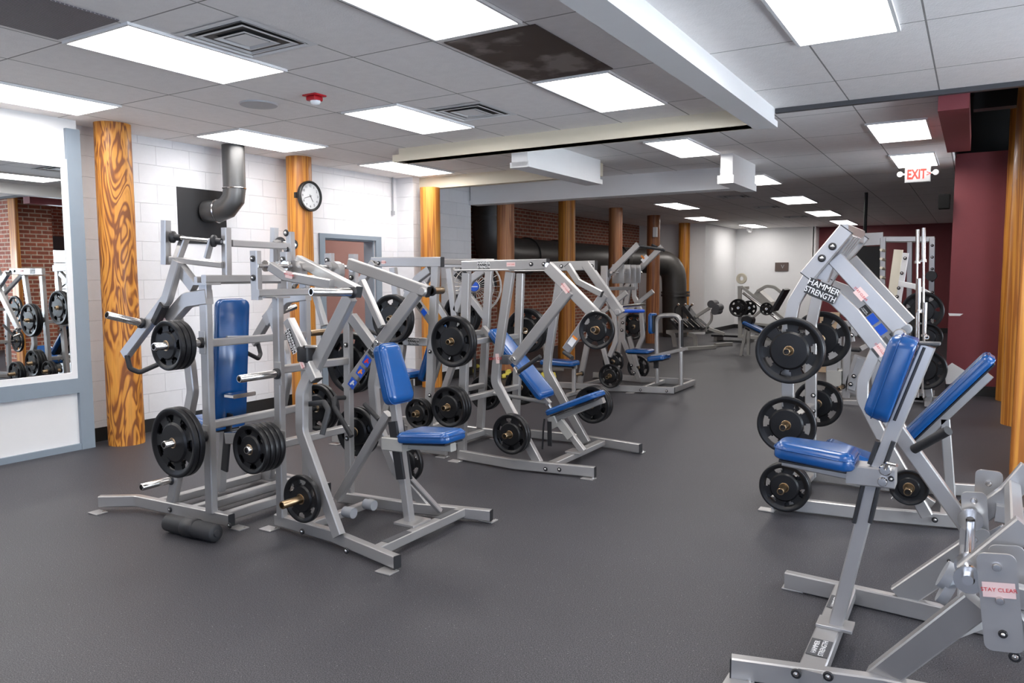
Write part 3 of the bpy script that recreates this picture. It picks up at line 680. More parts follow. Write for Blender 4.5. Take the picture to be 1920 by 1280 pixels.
# rear posts with cross rails
for y in (N_, Fa):
    r.bar('upright', [V((-3.85, y, .09)), V((-3.83, y, 1.53))], .06, .05)
r.bar('cross_rail', [V((-3.84, N_, 1.065)), V((-3.84, Fa, 1.065))], .06, .05)
r.bar('cross_rail', [V((-3.845, N_, .575)), V((-3.845, Fa, .575))], .06, .05)
r.bar('cross_rail', [V((-3.86, 3.26, 1.565)), V((-3.86, 4.2, 1.565))], .045, .045)
for y in (N_, Fa):
    bm = bmesh.new(); box(bm, (-3.90, y-.06, 1.53), (-3.78, y+.06, 1.54)); r.add('top_plate', bm, 'steel', None)
r.bolt((381, 0, 3.4)) if 0 else None
r.bolt(V((-3.83, Fa-.027, 1.18))); r.bolt(V((-3.84, Fa-.027, .5)))
# pivot brackets and axle
for y, z0 in ((3.285, 1.52), (3.53, 1.58), (3.93, 1.58), (4.17, 1.52)):
    r.bar('pivot_bracket', [V((-3.89, y, z0)), V((-3.89, y, 1.83))], .065, .045)
    r.bolt(V((-3.89, y-.024, 1.78)), .02); r.bolt(V((-3.89, y-.024, 1.66)), .02)
r.tube('axle', [V((-3.86, 3.27, 1.735)), V((-3.86, 4.18, 1.735))], .014, 0, 'chrome')
for y in (3.33, 3.49, 3.6, 3.88, 3.98, 4.12):
    bm = bmesh.new(); lathe(bm, [(.014, 0), (.036, 0), (.036, .012), (.026, .024), (.026, .045), (.014, .045)], (-3.86, y, 1.735), AY, 20); r.add('bearing', bm, 'chrome' if y in (3.33, 3.49, 4.12) else 'steel', 40)
# rounded cams
for y in (3.55, 3.9):
    bm = bmesh.new(); lathe(bm, [(0, 0), (.075, 0), (.075, .05), (0, .05)], (-3.84, y, 1.70), AY, 28); r.add('cam', bm, 'steel', 40)
# near lever: two-legged fork, down tube, handle
r.bar('lever_arm', [(508, 499, 3.33), (535, 517, 3.34), (622, 533, 3.36)], .06, .045, .05)
r.bar('lever_arm', [(560, 488, 3.62), (672, 547, 3.36)], .068, .045, cap='b')
r.bar('lever_down_tube', [(657, 556, 3.38), (584, 702, 3.42)], .085, .05)
r.bar('lever_arm', [(655, 494, 3.98), (803, 547, 4.06)], .075, .05, cap='b')
r.bar('lever_down_tube', [(783, 548, 4.05), (650, 728, 4.04)], .08, .05)
r.bar('lever_brace', [(678, 527, 4.0), (716, 612, 4.0)], .05, .045)
r.bar('lever_brace', [(592, 553, 3.5), (609, 610, 3.5)], .04, .04)
r.warn((542, 515, 3.31), (1, 0, -.18), (.18, 0, 1), .062, .042)
a, d, L = r.horn((662, 548, 3.32), (583, 547, 3.03)); r.horn((808, 545, 4.09), (830, 544, 4.22), m='brass')
r.knob((794, 546, 4.03), .03, .02)
r.tube('handle', [(580, 757, 3.46), (608, 754, 3.36), (616, 768, 3.33), (604, 815, 3.28)], .017, .03)
r.tube('handle', [(650, 745, 4.04), (627, 746, 3.9), (627, 763, 3.88), (659, 818, 3.84)], .017, .03)
r.tube('handle', [(684, 758, 3.8), (711, 787, 3.72)], .016, 0)
# bumper arms and curved uprights
r.bar('stop_arm', [(542, 600, 3.39), (594, 712, 3.38)], .06, .06, cap='b')
r.decal_hs((546, 640, 3.355), (.42, 0, -.9), (.9, 0, .42), .16, .05)
r.warn((566, 681, 3.345), (.42, 0, -.9), (.9, 0, .42), .06, .035)
bm = bmesh.new(); P = r.p((574, 664, 3.38)); box(bm, P-V((.045, .04, .05)), P+V((.045, .045, .05)), .012); r.add('rubber_bumper', bm, 'cap', 40)
r.tube('bumper_pin', [(570, 650, 3.33), (604, 650, 3.46)], .011, 0, 'chrome')
r.bar('curved_upright', [(582, 700, 3.40), (566, 735, 3.37), (566, 808, 3.36), (636, 1004, 3.31)], .075, .05, .12)
r.bar('stop_arm', [(660, 594, 4.04), (705, 655, 4.04)], .075, .05)
r.bar('curved_upright', [(712, 640, 4.03), (700, 720, 4.04), (706, 790, 4.06), (742, 880, 4.08), (800, 948, 4.12)], .07, .05, .1)
r.knob((706, 643, 4.0), .022, .012, m='chrome')
# decals on the far down tube
dirn = (r.p((695, 655, 4.01))-r.p((660, 715, 4.01))).normalized(); pr_ = V((-dirn.z, 0, dirn.x)) if 0 else dirn.cross(V((0, -1, 0)))*-1
side = V((dirn.z, 0, -dirn.x))
r.sticker('name_decal', (700, 657, 4.01), side, dirn, .065, .09, 'decal', lines=('HAMMER', 'STRENGTH'), lm='lettering', size=.015)
for k, (x, y) in enumerate(((688, 677), (676, 697), (661, 718))):
    o = r.sticker('instruction_decal', (x, y, 4.01), side, dirn, .062, .072, 'skyblue')
    P = r.p((x, y, 4.01))+V((0, -.0022, 0)); bm = bmesh.new()
    pic = [(-.018, -.022), (-.004, -.022), (.002, -.004), (.018, -.008), (.02, .004), (.004, .012), (.008, .024), (-.006, .024), (-.012, .004)]
    vs = [bm.verts.new(P+side*a_+dirn*b_) for a_, b_ in pic]; bm.faces.new(vs); r.add('figure_print', bm, ('red', 'orange', 'lettering')[k], None, o)
# seat column, chest pad, seat
r.bar('seat_column', [(738, 735, 3.72), (769, 985, 3.72)], .055, .055)
r.bar('adjuster_rail', [(736, 790, 3.665), (752, 898, 3.665)], .07, .02, m='cap'); r.bar('adjuster_rail', [(748, 788, 3.775), (765, 898, 3.775)], .07, .02, m='cap')
bm = bmesh.new(); box(bm, (-3.10, 3.64, .095), (-2.99+.05, 3.82, .11), .002); r.add('column_base', bm, 'steel', None)
r.bar('seat_carriage', [(728, 828, 3.70), (766, 832, 3.70)], .085, .13, m='steel_old')
r.bar('seat_support', [(764, 833, 3.72), (850, 838, 3.72)], .05, .06, m='steel_old')
r.pad('seat', V((-3.04, 3.73, .635)), V((-2.66, 3.73, .665)), (0, 0, 1), .28, .24, .065)
r.pad('chest_pad', V((-3.09, 3.72, .865)), V((-3.205, 3.72, 1.235)), (1, 0, .2), .235, .2, .085, off=-.04)
r.bar('column_brace', [(728, 775, 3.72), (634, 934, 3.72)], .055, .05)
r.bar('column_brace', [V((-3.0, 4.0, .1)), V((-3.12, 3.76, .42))], .035, .035)
for y in (3.62, 3.82):
    bm = bmesh.new(); lathe(bm, [(0, 0), (.035, 0), (.035, .08), (0, .08)], (-3.50, y, .12), AX, 18); r.add('rubber_stop', bm, 'midgrey', 40)
# plate horns
def hornset(rig, xz, ybase, length, d=-1, m='chrome', bracket=True):
    x, z = xz; rig.horn(V((x, ybase, z)), V((x, ybase+d*length, z)), m=m)
    if bracket:
        bm = bmesh.new(); box(bm, (x-.03, ybase-.006*d-.004, z-.075), (x+.03, ybase-.006*d+.004, z+.075), .002); rig.add('horn_bracket', bm, rig.steel, None)
hornset(r, (-3.82, 1.045), 3.37, .30)
hornset(r, (-3.80, .60), 3.37, .28)
plates(V((-3.80, 3.13, .60)), 35, 4, 'lower rear horn of the nearest row machine', scale=.86)
hornset(r, (-3.50, .30), 3.31, .22, m='brass')
plates(V((-3.50, 3.255, .30)), 25, 1, 'front leg of the nearest row machine')
hornset(r, (-3.88, 1.04), 4.07, .12, d=1, bracket=False); plates(V((-3.88, 4.15, 1.04)), 45, 2, 'far upper horn of the nearest row machine', d=(0, 1, 0), gap=.004)
hornset(r, (-3.85, .53), 4.07, .12, d=1, bracket=False); plates(V((-3.85, 4.16, .53)), 35, 2, 'far lower horn of the nearest row machine', d=(0, 1, 0))
hornset(r, (-3.45, .34), 4.12, .18, d=1, bracket=False); plates(V((-3.45, 4.20, .34)), 25, 1, 'far front leg of the nearest row machine', d=(0, 1, 0))
# ---------------------------------------------------------------- the pulldown machine at the left, back to back with the first
r = Rig('pulldown_machine', 'silver plate-loaded pulldown machine at far left, tall blue back pad, beside the first timber column', 'exercise machine', (-4.7, 3.65, 0), G_M)
N1, F1, C1 = 3.2, 4.06, 3.63
r.Y = N1
r.bar('base_beam', [V((-5.30, 3.02, .07)), V((-5.08, 3.17, .07)), V((-4.13, 3.22, .07))], .05, .08, .08, axis=AZ, mir=3.66, cap='b')
for x, y in ((-5.26, 2.98), (-4.12, 3.27), (-5.26, 4.36), (-4.12, 4.05)): r.foot(x, y)
r.bolt((319, 955, 3.165)); r.bolt((431, 985, 3.19))
for x in (-4.24, -4.55, -4.9): r.bar('cross_beam', [V((x, 3.22, .065)), V((x, 4.1, .065))], .06, .06)
for y in (N1, F1):
    r.bar('upright', [V((-4.30, y, .1)), V((-4.28, y, 1.62))], .075, .05)
r.bar('top_rail', [V((-4.24, 3.16, 1.655)), V((-4.24, 4.12, 1.655))], .05, .05)
r.bar('top_rail', [V((-4.32, 3.16, 1.645)), V((-4.32, 4.12, 1.645))], .03, .05)
for y in (N1, F1):
    bm = bmesh.new(); box(bm, (-4.36, y-.05, 1.615), (-4.2, y+.06, 1.63)); r.add('top_plate', bm, 'steel', None)
r.bar('cross_rail', [V((-4.28, N1, 1.235)), V((-4.28, F1, 1.235))], .06, .05)
r.bar('cross_rail', [V((-4.29, N1, .69)), V((-4.29, F1, .69))], .06, .05)
r.tube('pivot_rod', [(425, 632, 3.45), (497, 630, 3.8)], .009, 0, 'midgrey')
# yokes that carry the two levers
def yoke(mirror):
    q = lambda a: V((a.x, 2*C1-a.y, a.z)) if mirror else a
    o_ = at(311, 455, Y=3.17); i_ = at(424, 470, X=-4.25)
    ot, ob, it = at(311, 413, Y=3.17), at(311, 496, Y=3.17), at(424, 427, X=-4.25)
    ib = V((-4.25, i_.y, 1.68))
    r.bar('pivot_bracket', [q(ob), q(ot)], .05, .05, axis=AX); r.bar('pivot_bracket', [q(ib), q(it)], .05, .05, axis=AX)
    r.bar('yoke_bar', [q(at(320, 486, Y=3.17)), q(at(418, 497, X=-4.25))], .05, .04, axis=AZ)
    a, b = at(322, 444, Y=3.17), at(415, 453, X=-4.25)
    r.tube('axle', [q(a), q(b)], .012, 0, 'chrome', n=12)
    d = (q(b)-q(a)).normalized()
    for p_ in (q(a), q(b)-d*.06):
        bm = bmesh.new(); lathe(bm, [(.012, 0), (.04, 0), (.04, .015), (.022, .025), (.022, .06), (.012, .06)], p_, d, 18); r.add('bearing', bm, 'iron', 40)
    r.bar('yoke_strut', [q(at(330, 492, Y=3.19)), q(at(366, 538, Y=3.2))], .085, .05)
    # lever
    r.bar('lever_hanger', [q(at(348, 443, Y=3.24)), q(at(333, 484, Y=3.2))], .05, .05)
    r.bar('lever_hanger', [q(at(397, 448, X=-4.3)), q(at(388, 483, X=-4.36))], .03, .04)
    r.bar('lever_arm', [q(at(334, 490, Y=3.17)), q(at(314, 560, Y=3.14)), q(at(235, 665, Y=3.08))], .075, .05, .06)
    r.tube('handle', [q(at(238, 666, Y=3.07)), q(at(244, 691, Y=3.07)), q(at(262, 698, Y=3.12)), q(at(330, 668, Y=3.35))], .017, .035)
    r.horn(q(at(266, 606, Y=3.08)), q(at(200, 590, Y=2.83)))
    b0 = q(at(300, 588, Y=3.12)); bm = bmesh.new(); sweep(bm, [b0+V((-.05, 0, -.06)), b0+V((.05, 0, .06))], rect(.06, .055, .01), AY); r.add('rubber_bumper', bm, 'cap', 40)
    r.bar('stop_arm', [q(at(392, 556, Y=3.2)), q(at(352, 562, Y=3.2)), q(at(305, 614, Y=3.18))], .1, .06, .12)
    r.bar('curved_upright', [q(at(330, 590, Y=3.22)), q(at(356, 680, Y=3.22)), q(at(362, 735, Y=3.22)), q(at(322, 945, Y=3.2))], .075, .05, .15)
yoke(False); yoke(True)
r.warn((306, 606, 3.14), (.7, 0, -.7), (.7, 0, .7), .05, .08)
r.bar('top_link', [at(433, 456, X=-4.25), at(543, 462, X=-4.25)], .045, .045, axis=AX)
r.bolt(V((-4.24, 3.86, 1.98)), .025); r.bolt(V((-4.24, 3.86, 1.86)), .025)
# back pad and its column
r.pad('back_pad', V((-4.58, C1, .62)), V((-4.50, C1, 1.50)), (-1, 0, 0), .27, .27, .07, off=.03, back=False)
r.pad('seat', V((-4.62, C1, .56)), V((-4.98, C1, .58)), (0, 0, 1), .3, .24, .06)
r.bar('pad_column', [at(433, 648, Y=C1), at(414, 920, Y=C1)], .055, .055)
r.bar('adjuster_rail', [at(430, 775, Y=C1-.035), at(421, 882, Y=C1-.035)], .07, .02, m='cap')
r.bar('pad_bracket', [V((-4.56, C1, .82)), V((-4.46, C1, .82))], .03, .2, m='chrome'); r.bar('seat_carriage', [V((-4.62, C1, .50)), V((-4.42, C1, .52))], .09, .12, m='chrome')
# horns and plates
hornset(r, (-4.30, 1.24), 3.17, .34); plates(V((-4.30, 2.93, 1.24)), 25, 3, 'upper horn of the left pulldown machine', scale=1.05)
hornset(r, (-4.30, .62), 3.17, .30); plates(V((-4.30, 2.95, .62)), 45, 2, 'middle horn of the left pulldown machine')
hornset(r, (-4.70, .27), 3.19, .23)
hornset(r, (-4.30, .66), 4.09, .2, d=1, bracket=False); plates(V((-4.30, 4.22, .66)), 35, 2, 'far side horn of the left pulldown machine', d=(0, 1, 0))
hornset(r, (-4.30, 1.24), 4.09, .2, d=1, m='brass')
# the black foam roll lying by its base
t = thing('foam_roll', 'black foam roll with a strap lying on floor against left machine base', 'foam roll', (-4.42, 3.02, 0))
a, b = at(313, 978, Z=.062), at(408, 1000, Z=.062); d = (b-a).normalized(); L = (b-a).length
bm = bmesh.new(); lathe(bm, [(.0, 0), (.02, 0), (.024, .01), (.05, .012), (.056, .02), (.056, L-.02), (.05, L-.012), (.024, L-.01), (.02, L), (0, L)], a-t.location, d, 24); link('roll', bm, 'grip', t, smooth=50)
bm = bmesh.new(); lathe(bm, [(.0575, L*.38), (.062, L*.39), (.062, L*.60), (.0575, L*.61)], a-t.location, d, 24); link('strap', bm, 'cap', t, smooth=50)
# ---------------------------------------------------------------- decline press in the middle
def press(name, label):
    return Rig(name, label, 'exercise machine', (-3.3, 6.05, 0), G_M)
r = press('decline_press', 'silver plate-loaded decline press in the middle with sloping blue back pad and tilted seat')
N4, C4 = 5.58, 6.05; r.Y = N4
r.bar('base_beam', [V((-3.93, 5.56, .055)), V((-3.33, 5.51, .055)), V((-2.62, 5.62, .055))], .05, .085, .1, axis=AZ, mir=6.12, cap='b')
for x, y in ((-3.95, 5.5), (-2.66, 5.58), (-3.95, 6.72), (-2.66, 6.68)): r.foot(x, y)
r.bolt((1023, 879, 5.53)); r.bolt((1049, 880, 5.55))
r.bar('cross_beam', [V((-3.02, 5.62, .065)), V((-3.02, 6.62, .065))], .08, .05)
r.bar('rear_upright', [(875, 512), (866, 860)], .08, .05, mir=C4)
r.bar('top_beam', [(868, 499), (1027, 495)], .09, .05, mir=C4, cap='b')
r.bar('beam_plate', [V((-3.96, N4, 1.72)), V((-3.4, N4, 1.72))], .012, .10, mir=C4)
for y in (1.07, .56): r.bar('cross_rail', [V((-3.90, N4, y)), V((-3.90, 2*C4-N4, y))], .06, .05)
r.bar('curved_upright', [(957, 510), (932, 680), (929, 716), (1010, 868)], .08, .05, .12, mir=C4)
for y in (N4,):
    r.bolt((996, 495, N4-.026)); r.bolt((1020, 495, N4-.026))
r.decal_hs((907, 497, N4-.026), (1, 0, 0), (0, 0, 1), .125, .068)
r.warn((958, 495.5, N4-.026), (1, 0, 0), (0, 0, 1), .085, .036)
r.warn((933, 672, N4-.026), (1, 0, .1), (-.1, 0, 1), .035, .085)
if True:
    P = lambda x, y, Y: at(x, y, Y=Y)
    r.bar('lever_arm', [P(1028, 500, 5.54), P(1120, 594, 5.5)], .095, .05, cap='b')
    r.bar('lever_arm', [P(1028, 505, 5.70), P(1110, 590, 5.58)], .06, .04)
    r.bar('lever_down_tube', [P(1068, 545, 5.5), P(962, 678, 5.5)], .085, .05)
    r.knob(P(1112, 588, 5.475), .026, .02); r.knob(P(963, 673, 5.475), .024, .018, m='chrome')
    r.tube('handle_link', [P(966, 690, 5.52), P(972, 700, 5.46)], .018, 0, 'chrome'); r.tube('handle', [P(972, 697, 5.46), P(1013, 668, 5.44)], .018, 0)
    r.tube('axle', [P(1026, 497, 5.52), P(1026, 497, 5.80)], .02, 0, 'chrome')
    b0 = P(951, 674, 5.58); bm = bmesh.new(); box(bm, b0-V((.04, .035, .04)), b0+V((.03, .035, .04)), .008); r.add('rubber_bumper', bm, 'darkgrey', 40)
    r.horn(P(1121, 619, 5.5), P(1112, 618, 5.36), m='brass')
    # the far lever hangs steeper
    r.bar('lever_arm', [P(1099, 495, 6.5), P(1164, 588, 6.5)], .085, .05)
    r.bar('lever_arm', [P(1064, 497, 6.3), P(1084, 528, 6.3), P(1128, 551, 6.3)], .06, .04, .05, cap='ab')
    r.bar('lever_down_tube', [P(1134, 552, 6.48), P(1062, 656, 6.48)], .085, .05)
    r.knob(P(1158, 585, 6.47), .03, .02); r.tube('handle', [P(1058, 660, 6.48), P(1073, 671, 6.40)], .022, 0)
    for px_ in (1110, 1053): r.bolt(P(px_, 499, 6.5), .02)
r.warn((1060, 540, 5.474), (.68, 0, -.73), (.73, 0, .68), .08, .05)
r.sticker('label_sticker', (1073, 640, 6.45), (.6, 0, .8), (-.8, 0, .6), .09, .06, 'lettering'); r.sticker('warning_sticker', (1078, 633, 6.445), (.6, 0, .8), (-.8, 0, .6), .02, .06, 'orange')
r.pad('back_pad', (924, 622, C4), (1022, 748, C4), (.8, 0, .6), .24, .28, .07, off=.0)
r.bar('pad_rail', [V((-4.0, C4, 1.18)), V((-3.28, C4, .50))], .05, .05); r.tube('pad_pin', [(1022, 744, C4), (1034, 768, C4)], .016, 0, 'chrome')
r.pad('seat', (1036, 776, C4), (1128, 742, C4), (-.3, 0, 1), .30, .26, .055)
r.bar('seat_support', [(1040, 786, C4), (1132, 750, C4)], .05, .06)
r.bar('seat_carriage', [(1036, 780, C4), (1045, 800, C4)], .08, .09, m='steel_old')
r.bar('seat_column', [(1046, 782, C4), (1094, 846, C4)], .055, .055); r.bar('adjuster_rail', [(1048, 790, C4-.04), (1070, 820, C4-.04)], .08, .015, m='steel_old')
bm = bmesh.new(); box(bm, (-3.08, C4-.08, .09), (-2.93, C4+.08, .105), .002); r.add('column_base', bm, 'steel', None)
r.tube('seat_strut', [V((-3.92, C4-.02, .56)), V((-3.3, C4-.02, .52))], .02, 0, 'steel')
r.bar('strap', [(1030, 790, 5.95), (1031, 836, 5.95)], .045, .006, m='cap'); r.bar('strap', [(1021, 785, 5.93), (1019, 800, 5.93), (1017, 842, 5.93)], .018, .005, m='cap')
hornset(r, (-3.88, 1.10), 5.55, .24, m='brass'); plates(V((-3.88, 5.38, 1.10)), 45, 2, 'upper rear horn of the middle decline press')
hornset(r, (-3.92, .52), 5.55, .26, m='brass'); plates(V((-3.92, 5.37, .52)), 35, 3, 'lower rear horn of the middle decline press')
hornset(r, (-3.32, .33), 5.55, .22, m='brass', bracket=False); plates(V((-3.32, 5.43, .33)), 35, 2, 'front leg of the middle decline press', scale=.95)
hornset(r, (-3.88, 1.10), 6.52, .2, d=1, bracket=False); plates(V((-3.86, 6.66, 1.12)), 45, 2, 'far upper horn of the middle decline press', d=(0, 1, 0))
hornset(r, (-3.92, .54), 6.52, .2, d=1, bracket=False); plates(V((-3.92, 6.66, .54)), 35, 2, 'far lower horn of the middle decline press', d=(0, 1, 0))
hornset(r, (-3.13, .42), 6.55, .28, d=1, bracket=False); plates(V((-3.13, 6.72, .42)), 35, 3, 'far front leg of the middle decline press', d=(0, 1, 0))
plates(at(1119, 619, Y=5.43), 25, 1, 'near lever of the middle decline press')

# ---------------------------------------------------------------- its back-to-back neighbour
r = Rig('shoulder_press', 'silver plate-loaded press standing behind the nearest row machine, blue pad partly hidden', 'exercise machine', (-4.7, 6.05, 0), G_M)
N3, C3 = 5.6, 6.05; r.Y = N3
r.bar('base_beam', [V((-5.45, 5.50, .06)), V((-4.9, 5.60, .06)), V((-4.12, 5.60, .06))], .05, .085, .1, axis=AZ, mir=C3)
for x, y in ((-4.15, 5.58), (-5.4, 5.48), (-4.15, 6.5), (-5.4, 6.6)): r.foot(x, y)
for x in (-4.3, -4.9): r.bar('cross_beam', [V((x, N3, .06)), V((x, 6.5, .06))], .06, .06)
r.bar('rear_upright', [V((-4.215, N3, 1.77)), V((-4.34, N3, .09))], .08, .05, mir=C3)
r.bar('top_beam', [(699, 491), (829, 491)], .09, .055, mir=C3, cap='b')
r.bolt((701, 493, N3-.028)); r.bolt((710, 493, N3-.028)); r.warn((719, 491.5, N3-.028), (1, 0, 0), (0, 0, 1), .045, .035)
for z in (1.10, .55): r.bar('cross_rail', [V((-4.3, N3, z)), V((-4.3, 6.5, z))], .06, .05)
r.bar('top_link', [V((-4.2, N3, 1.80)), V((-4.2, 6.5, 1.80))], .05, .05)
r.bar('side_rail', [(745, 639), (806, 641)], .075, .05, mir=C3); r.decal_hs((775, 640, N3-.026), (1, 0, 0), (0, 0, 1), .13, .065)
r.bolt((806, 659, N3-.03)); r.bolt((806, 741, N3-.03))
r.bar('stop_arm', [(806, 505), (784, 522), (768, 545), (752, 590)], .075, .05, .1, mir=C3)
r.bar('lever_tube', [(762, 540), (812, 606)], .07, .045, mir=C3)
dd = (at(812, 606, Y=N3)-at(762, 540, Y=N3)).normalized(); ss = V((-dd.z, 0, dd.x))
r.sticker('instruction_decal', (795, 585, N3-.024), dd, ss if ss.z > 0 else ss, .06, .05, 'skyblue'); r.sticker('name_decal', (787, 573, N3-.024), dd, ss, .05, .05, 'decal')
for s in (0, 1):
    q = (lambda a: V((a.x, 2*C3-a.y, a.z))) if s else (lambda a: a)
    r.bar('lever_arm', [q(V((-4.92, 5.56, 1.80))), q(V((-5.35, 5.52, 1.30)))], .08, .05); r.bar('lever_tube', [q(V((-5.1, 5.55, 1.6))), q(V((-4.7, 5.55, 1.1)))], .07, .045)
    r.bar('curved_upright', [q(V((-4.72, N3, 1.75))), q(V((-4.62, N3, 1.0))), q(V((-4.66, N3, .8))), q(V((-4.95, N3, .1)))], .07, .05, .1)
    r.tube('handle', [q(V((-4.72, 5.5, 1.08))), q(V((-4.95, 5.48, 1.16)))], .018, 0)
r.pad('back_pad', V((-4.66, C3, .62)), V((-4.44, C3, 1.2)), (-1, 0, .3), .27, .27, .07)
r.bar('pad_rail', [V((-4.62, C3, .6)), V((-4.40, C3, 1.18))], .05, .05)
r.pad('seat', V((-4.75, 5.98, .66)), V((-5.15, 5.98, .68)), (0, 0, 1), .30, .24, .06)
r.bar('seat_column', [V((-4.9, C3, .62)), V((-4.9, C3, .08))], .055, .055); 
hornset(r, (-4.58, 1.28), 5.55, .2, m='brass', bracket=False); plates(V((-4.58, 5.40, 1.28)), 45, 2, 'upper horn of the press behind the nearest row machine')
hornset(r, (-4.27, .43), 5.55, .24, m='brass', bracket=False); plates(V((-4.27, 5.38, .43)), 25, 2, 'low horn of the press behind the nearest row machine', scale=.93)
hornset(r, (-4.60, 1.26), 6.52, .2, d=1, bracket=False); plates(V((-4.64, 6.64, 1.26)), 45, 2, 'far upper horn of the press behind the nearest row machine', d=(0, 1, 0))
hornset(r, (-4.35, .5), 6.52, .2, d=1, bracket=False); plates(V((-4.35, 6.64, .45)), 35, 2, 'far lower horn of the press behind the nearest row machine', d=(0, 1, 0))
# ---------------------------------------------------------------- incline press on the right
r = Rig('incline_press', 'silver incline press on the right with large black plates and long sloping blue back pad', 'exercise machine', (-.5, 5.95, 0), G_M)
N6, C6 = 5.52, 5.96; r.Y = N6
r.bar('base_beam', [V((-1.18, 5.50, .055)), V((-.52, 5.57, .055)), V((-.02, 5.68, .055))], .05, .09, .1, axis=AZ, cap='b')
r.bar('base_beam', [V((-1.18, 6.44, .055)), V((-.52, 6.40, .055)), V((.2, 6.62, .055))], .05, .09, .1, axis=AZ, cap='b')
for x, y in ((-1.2, 5.46), (-.06, 5.74), (-1.2, 6.48), (.17, 6.70)): r.foot(x, y)
r.bolt((1753, 974, 5.6))
r.bar('cross_beam', [V((-.10, 5.7, .065)), V((-.10, 6.55, .065))], .08, .05); r.bar('cross_beam', [V((-1.07, 5.52, .06)), V((-1.07, 6.42, .06))], .06, .05)
r.bar('rear_upright', [(1477, 945), (1478, 620), (1489, 566), (1526, 505)], .085, .05, .12, mir=C6)
r.bolt((1525, 741, 6.37)); r.bolt((1525, 770, 6.37))
for s in (0, 1):
    q = (lambda a: V((a.x, 2*C6-a.y, a.z))) if s else (lambda a: a)
    P = lambda x, y, Y=N6: q(at(x, y, Y=Y))
    r.bar('top_beam', [P(1513, 518), P(1587, 430)], .10, .055, cap='ab')
    r.bar('lever_arm', [P(1566, 484, 5.58), P(1688, 616, 5.58)], .105, .05)
    r.bar('stop_arm', [P(1522, 540), P(1564, 556), P(1598, 588), P(1666, 674)], .10, .05, .15, cap='b')
    r.bar('curved_upright', [P(1644, 655), P(1618, 712), P(1617, 748), P(1652, 815), P(1738, 966)], .075, .05, .12)
    b0 = P(1668, 650, 5.56); bm = bmesh.new(); sweep(bm, [b0+V((-.05, 0, .05)), b0+V((.04, 0, -.055))], rect(.06, .05, .008), AY); r.add('rubber_bumper', bm, 'darkgrey', 40)
    r.tube('pivot_axle', [P(1548, 470, 5.5), P(1548, 470, 5.9)], .022, 0, 'chrome')
for y in (5.62, 5.74, 5.86, 5.98):
    a_, b_ = at(1540, 500, Y=N6), at(1590, 437, Y=N6); a_ = V((a_.x, y, a_.z)); b_ = V((b_.x, y, b_.z)); r.bar('top_rib', [a_, b_], .07, .05)
a_ = at(1583, 434, Y=N6); r.bar('top_cross_bar', [V((a_.x, N6, a_.z)), V((a_.x, 2*C6-N6, a_.z))], .05, .10)
r.bolt((1561, 462, 5.49), .026); r.bolt((1541, 484, 5.49), .026); r.bolt((1579, 485, 5.6), .024)
r.bar('pivot_block', [V((-.90, 5.6, 1.63)), V((-.86, 5.6, 1.74))], .08, .08); 
r.knob((1687, 627, 5.56), .04, .05, m='steel'); r.knob((1700, 616, 5.74), .035, .04, m='midgrey')
e = (at(1586, 431, Y=N6)-at(1514, 517, Y=N6)).normalized(); dn = V((e.z, 0, -e.x))
la = (at(1688, 616, Y=5.58)-at(1566, 484, Y=5.58)).normalized(); lu = V((-la.z, 0, la.x))
r.decal_hs((1541, 545, 5.45), (.93, 0, -.40), (.40, 0, .93), .205, .11)
r.warn((1614, 551, 5.553), la, lu, .08, .06); sa = (at(1666, 674, Y=N6)-at(1598, 588, Y=N6)).normalized(); r.warn((1651, 656, N6-.026), sa, V((-sa.z, 0, sa.x)), .08, .055)
fa = (at(1660, 632, Y=6.2)-at(1616, 578, Y=6.2)).normalized(); fu = V((-fa.z, 0, fa.x))
for k, (x, y) in enumerate(((1621, 583), (1635, 599), (1651, 618))): r.sticker('name_decal' if k == 0 else 'instruction_decal', (x, y, 6.3), fa, fu, .075, .07, 'decal' if k == 0 else 'skyblue', lines=('HAMMER', 'STRENGTH') if k == 0 else None, lm='lettering', size=.013)
r.pad('back_pad', (1700, 832, C6), (1868, 672, C6), (-.7, 0, .7), .26, .30, .075)
r.bar('pad_rail', [(1702, 846, C6), (1856, 702, C6)], .055, .06)
r.bar('pad_post', [(1772, 785, C6), (1783, 935, C6)], .06, .06)
r.pad('seat', (1545, 838, C6), (1652, 880, C6), (0, 0, 1), .25, .3, .065); r.bar('seat_support', [(1560, 850, C6), (1690, 900, C6)], .05, .06)
r.bar('seat_column', [(1652, 880, C6), (1750, 945, C6)], .055, .055)
for z in (1.16, .62): r.bar('cross_rail', [V((-1.08, N6, z)), V((-1.08, 2*C6-N6, z))], .06, .05)
r.tube('handle_crank', [(1672, 935, 5.5), (1680, 926, 5.5)], .008, 0, 'chrome')
hornset(r, (-1.06, 1.155), 5.49, .22, m='brass', bracket=False); plates(V((-1.06, 5.37, 1.155)), 45, 2, 'upper horn of the right incline press', rot=.35)
hornset(r, (-1.07, .64), 5.49, .22, m='brass', bracket=False); plates(V((-1.07, 5.39, .64)), 35, 1, 'middle horn of the right incline press', scale=1.08)
hornset(r, (-1.07, .205), 5.49, .24, m='brass', bracket=False); plates(V((-1.07, 5.38, .205)), 35, 2, 'lowest horn of the right incline press', scale=.93)
hornset(r, (-1.06, 1.15), 6.43, .2, d=1, bracket=False); plates(V((-1.05, 6.56, 1.15)), 45, 1, 'far upper horn of the right incline press', d=(0, 1, 0))
hornset(r, (-1.06, .62), 6.43, .2, d=1, bracket=False); plates(V((-1.06, 6.56, .62)), 35, 1, 'far lower horn of the right incline press', d=(0, 1, 0), scale=1.05)
r.horn(V((-.31, 5.55, .31)), V((-.31, 5.30, .30)), m='brass'); plates(V((-.31, 5.41, .305)), 10, 1, 'front leg of the right incline press')

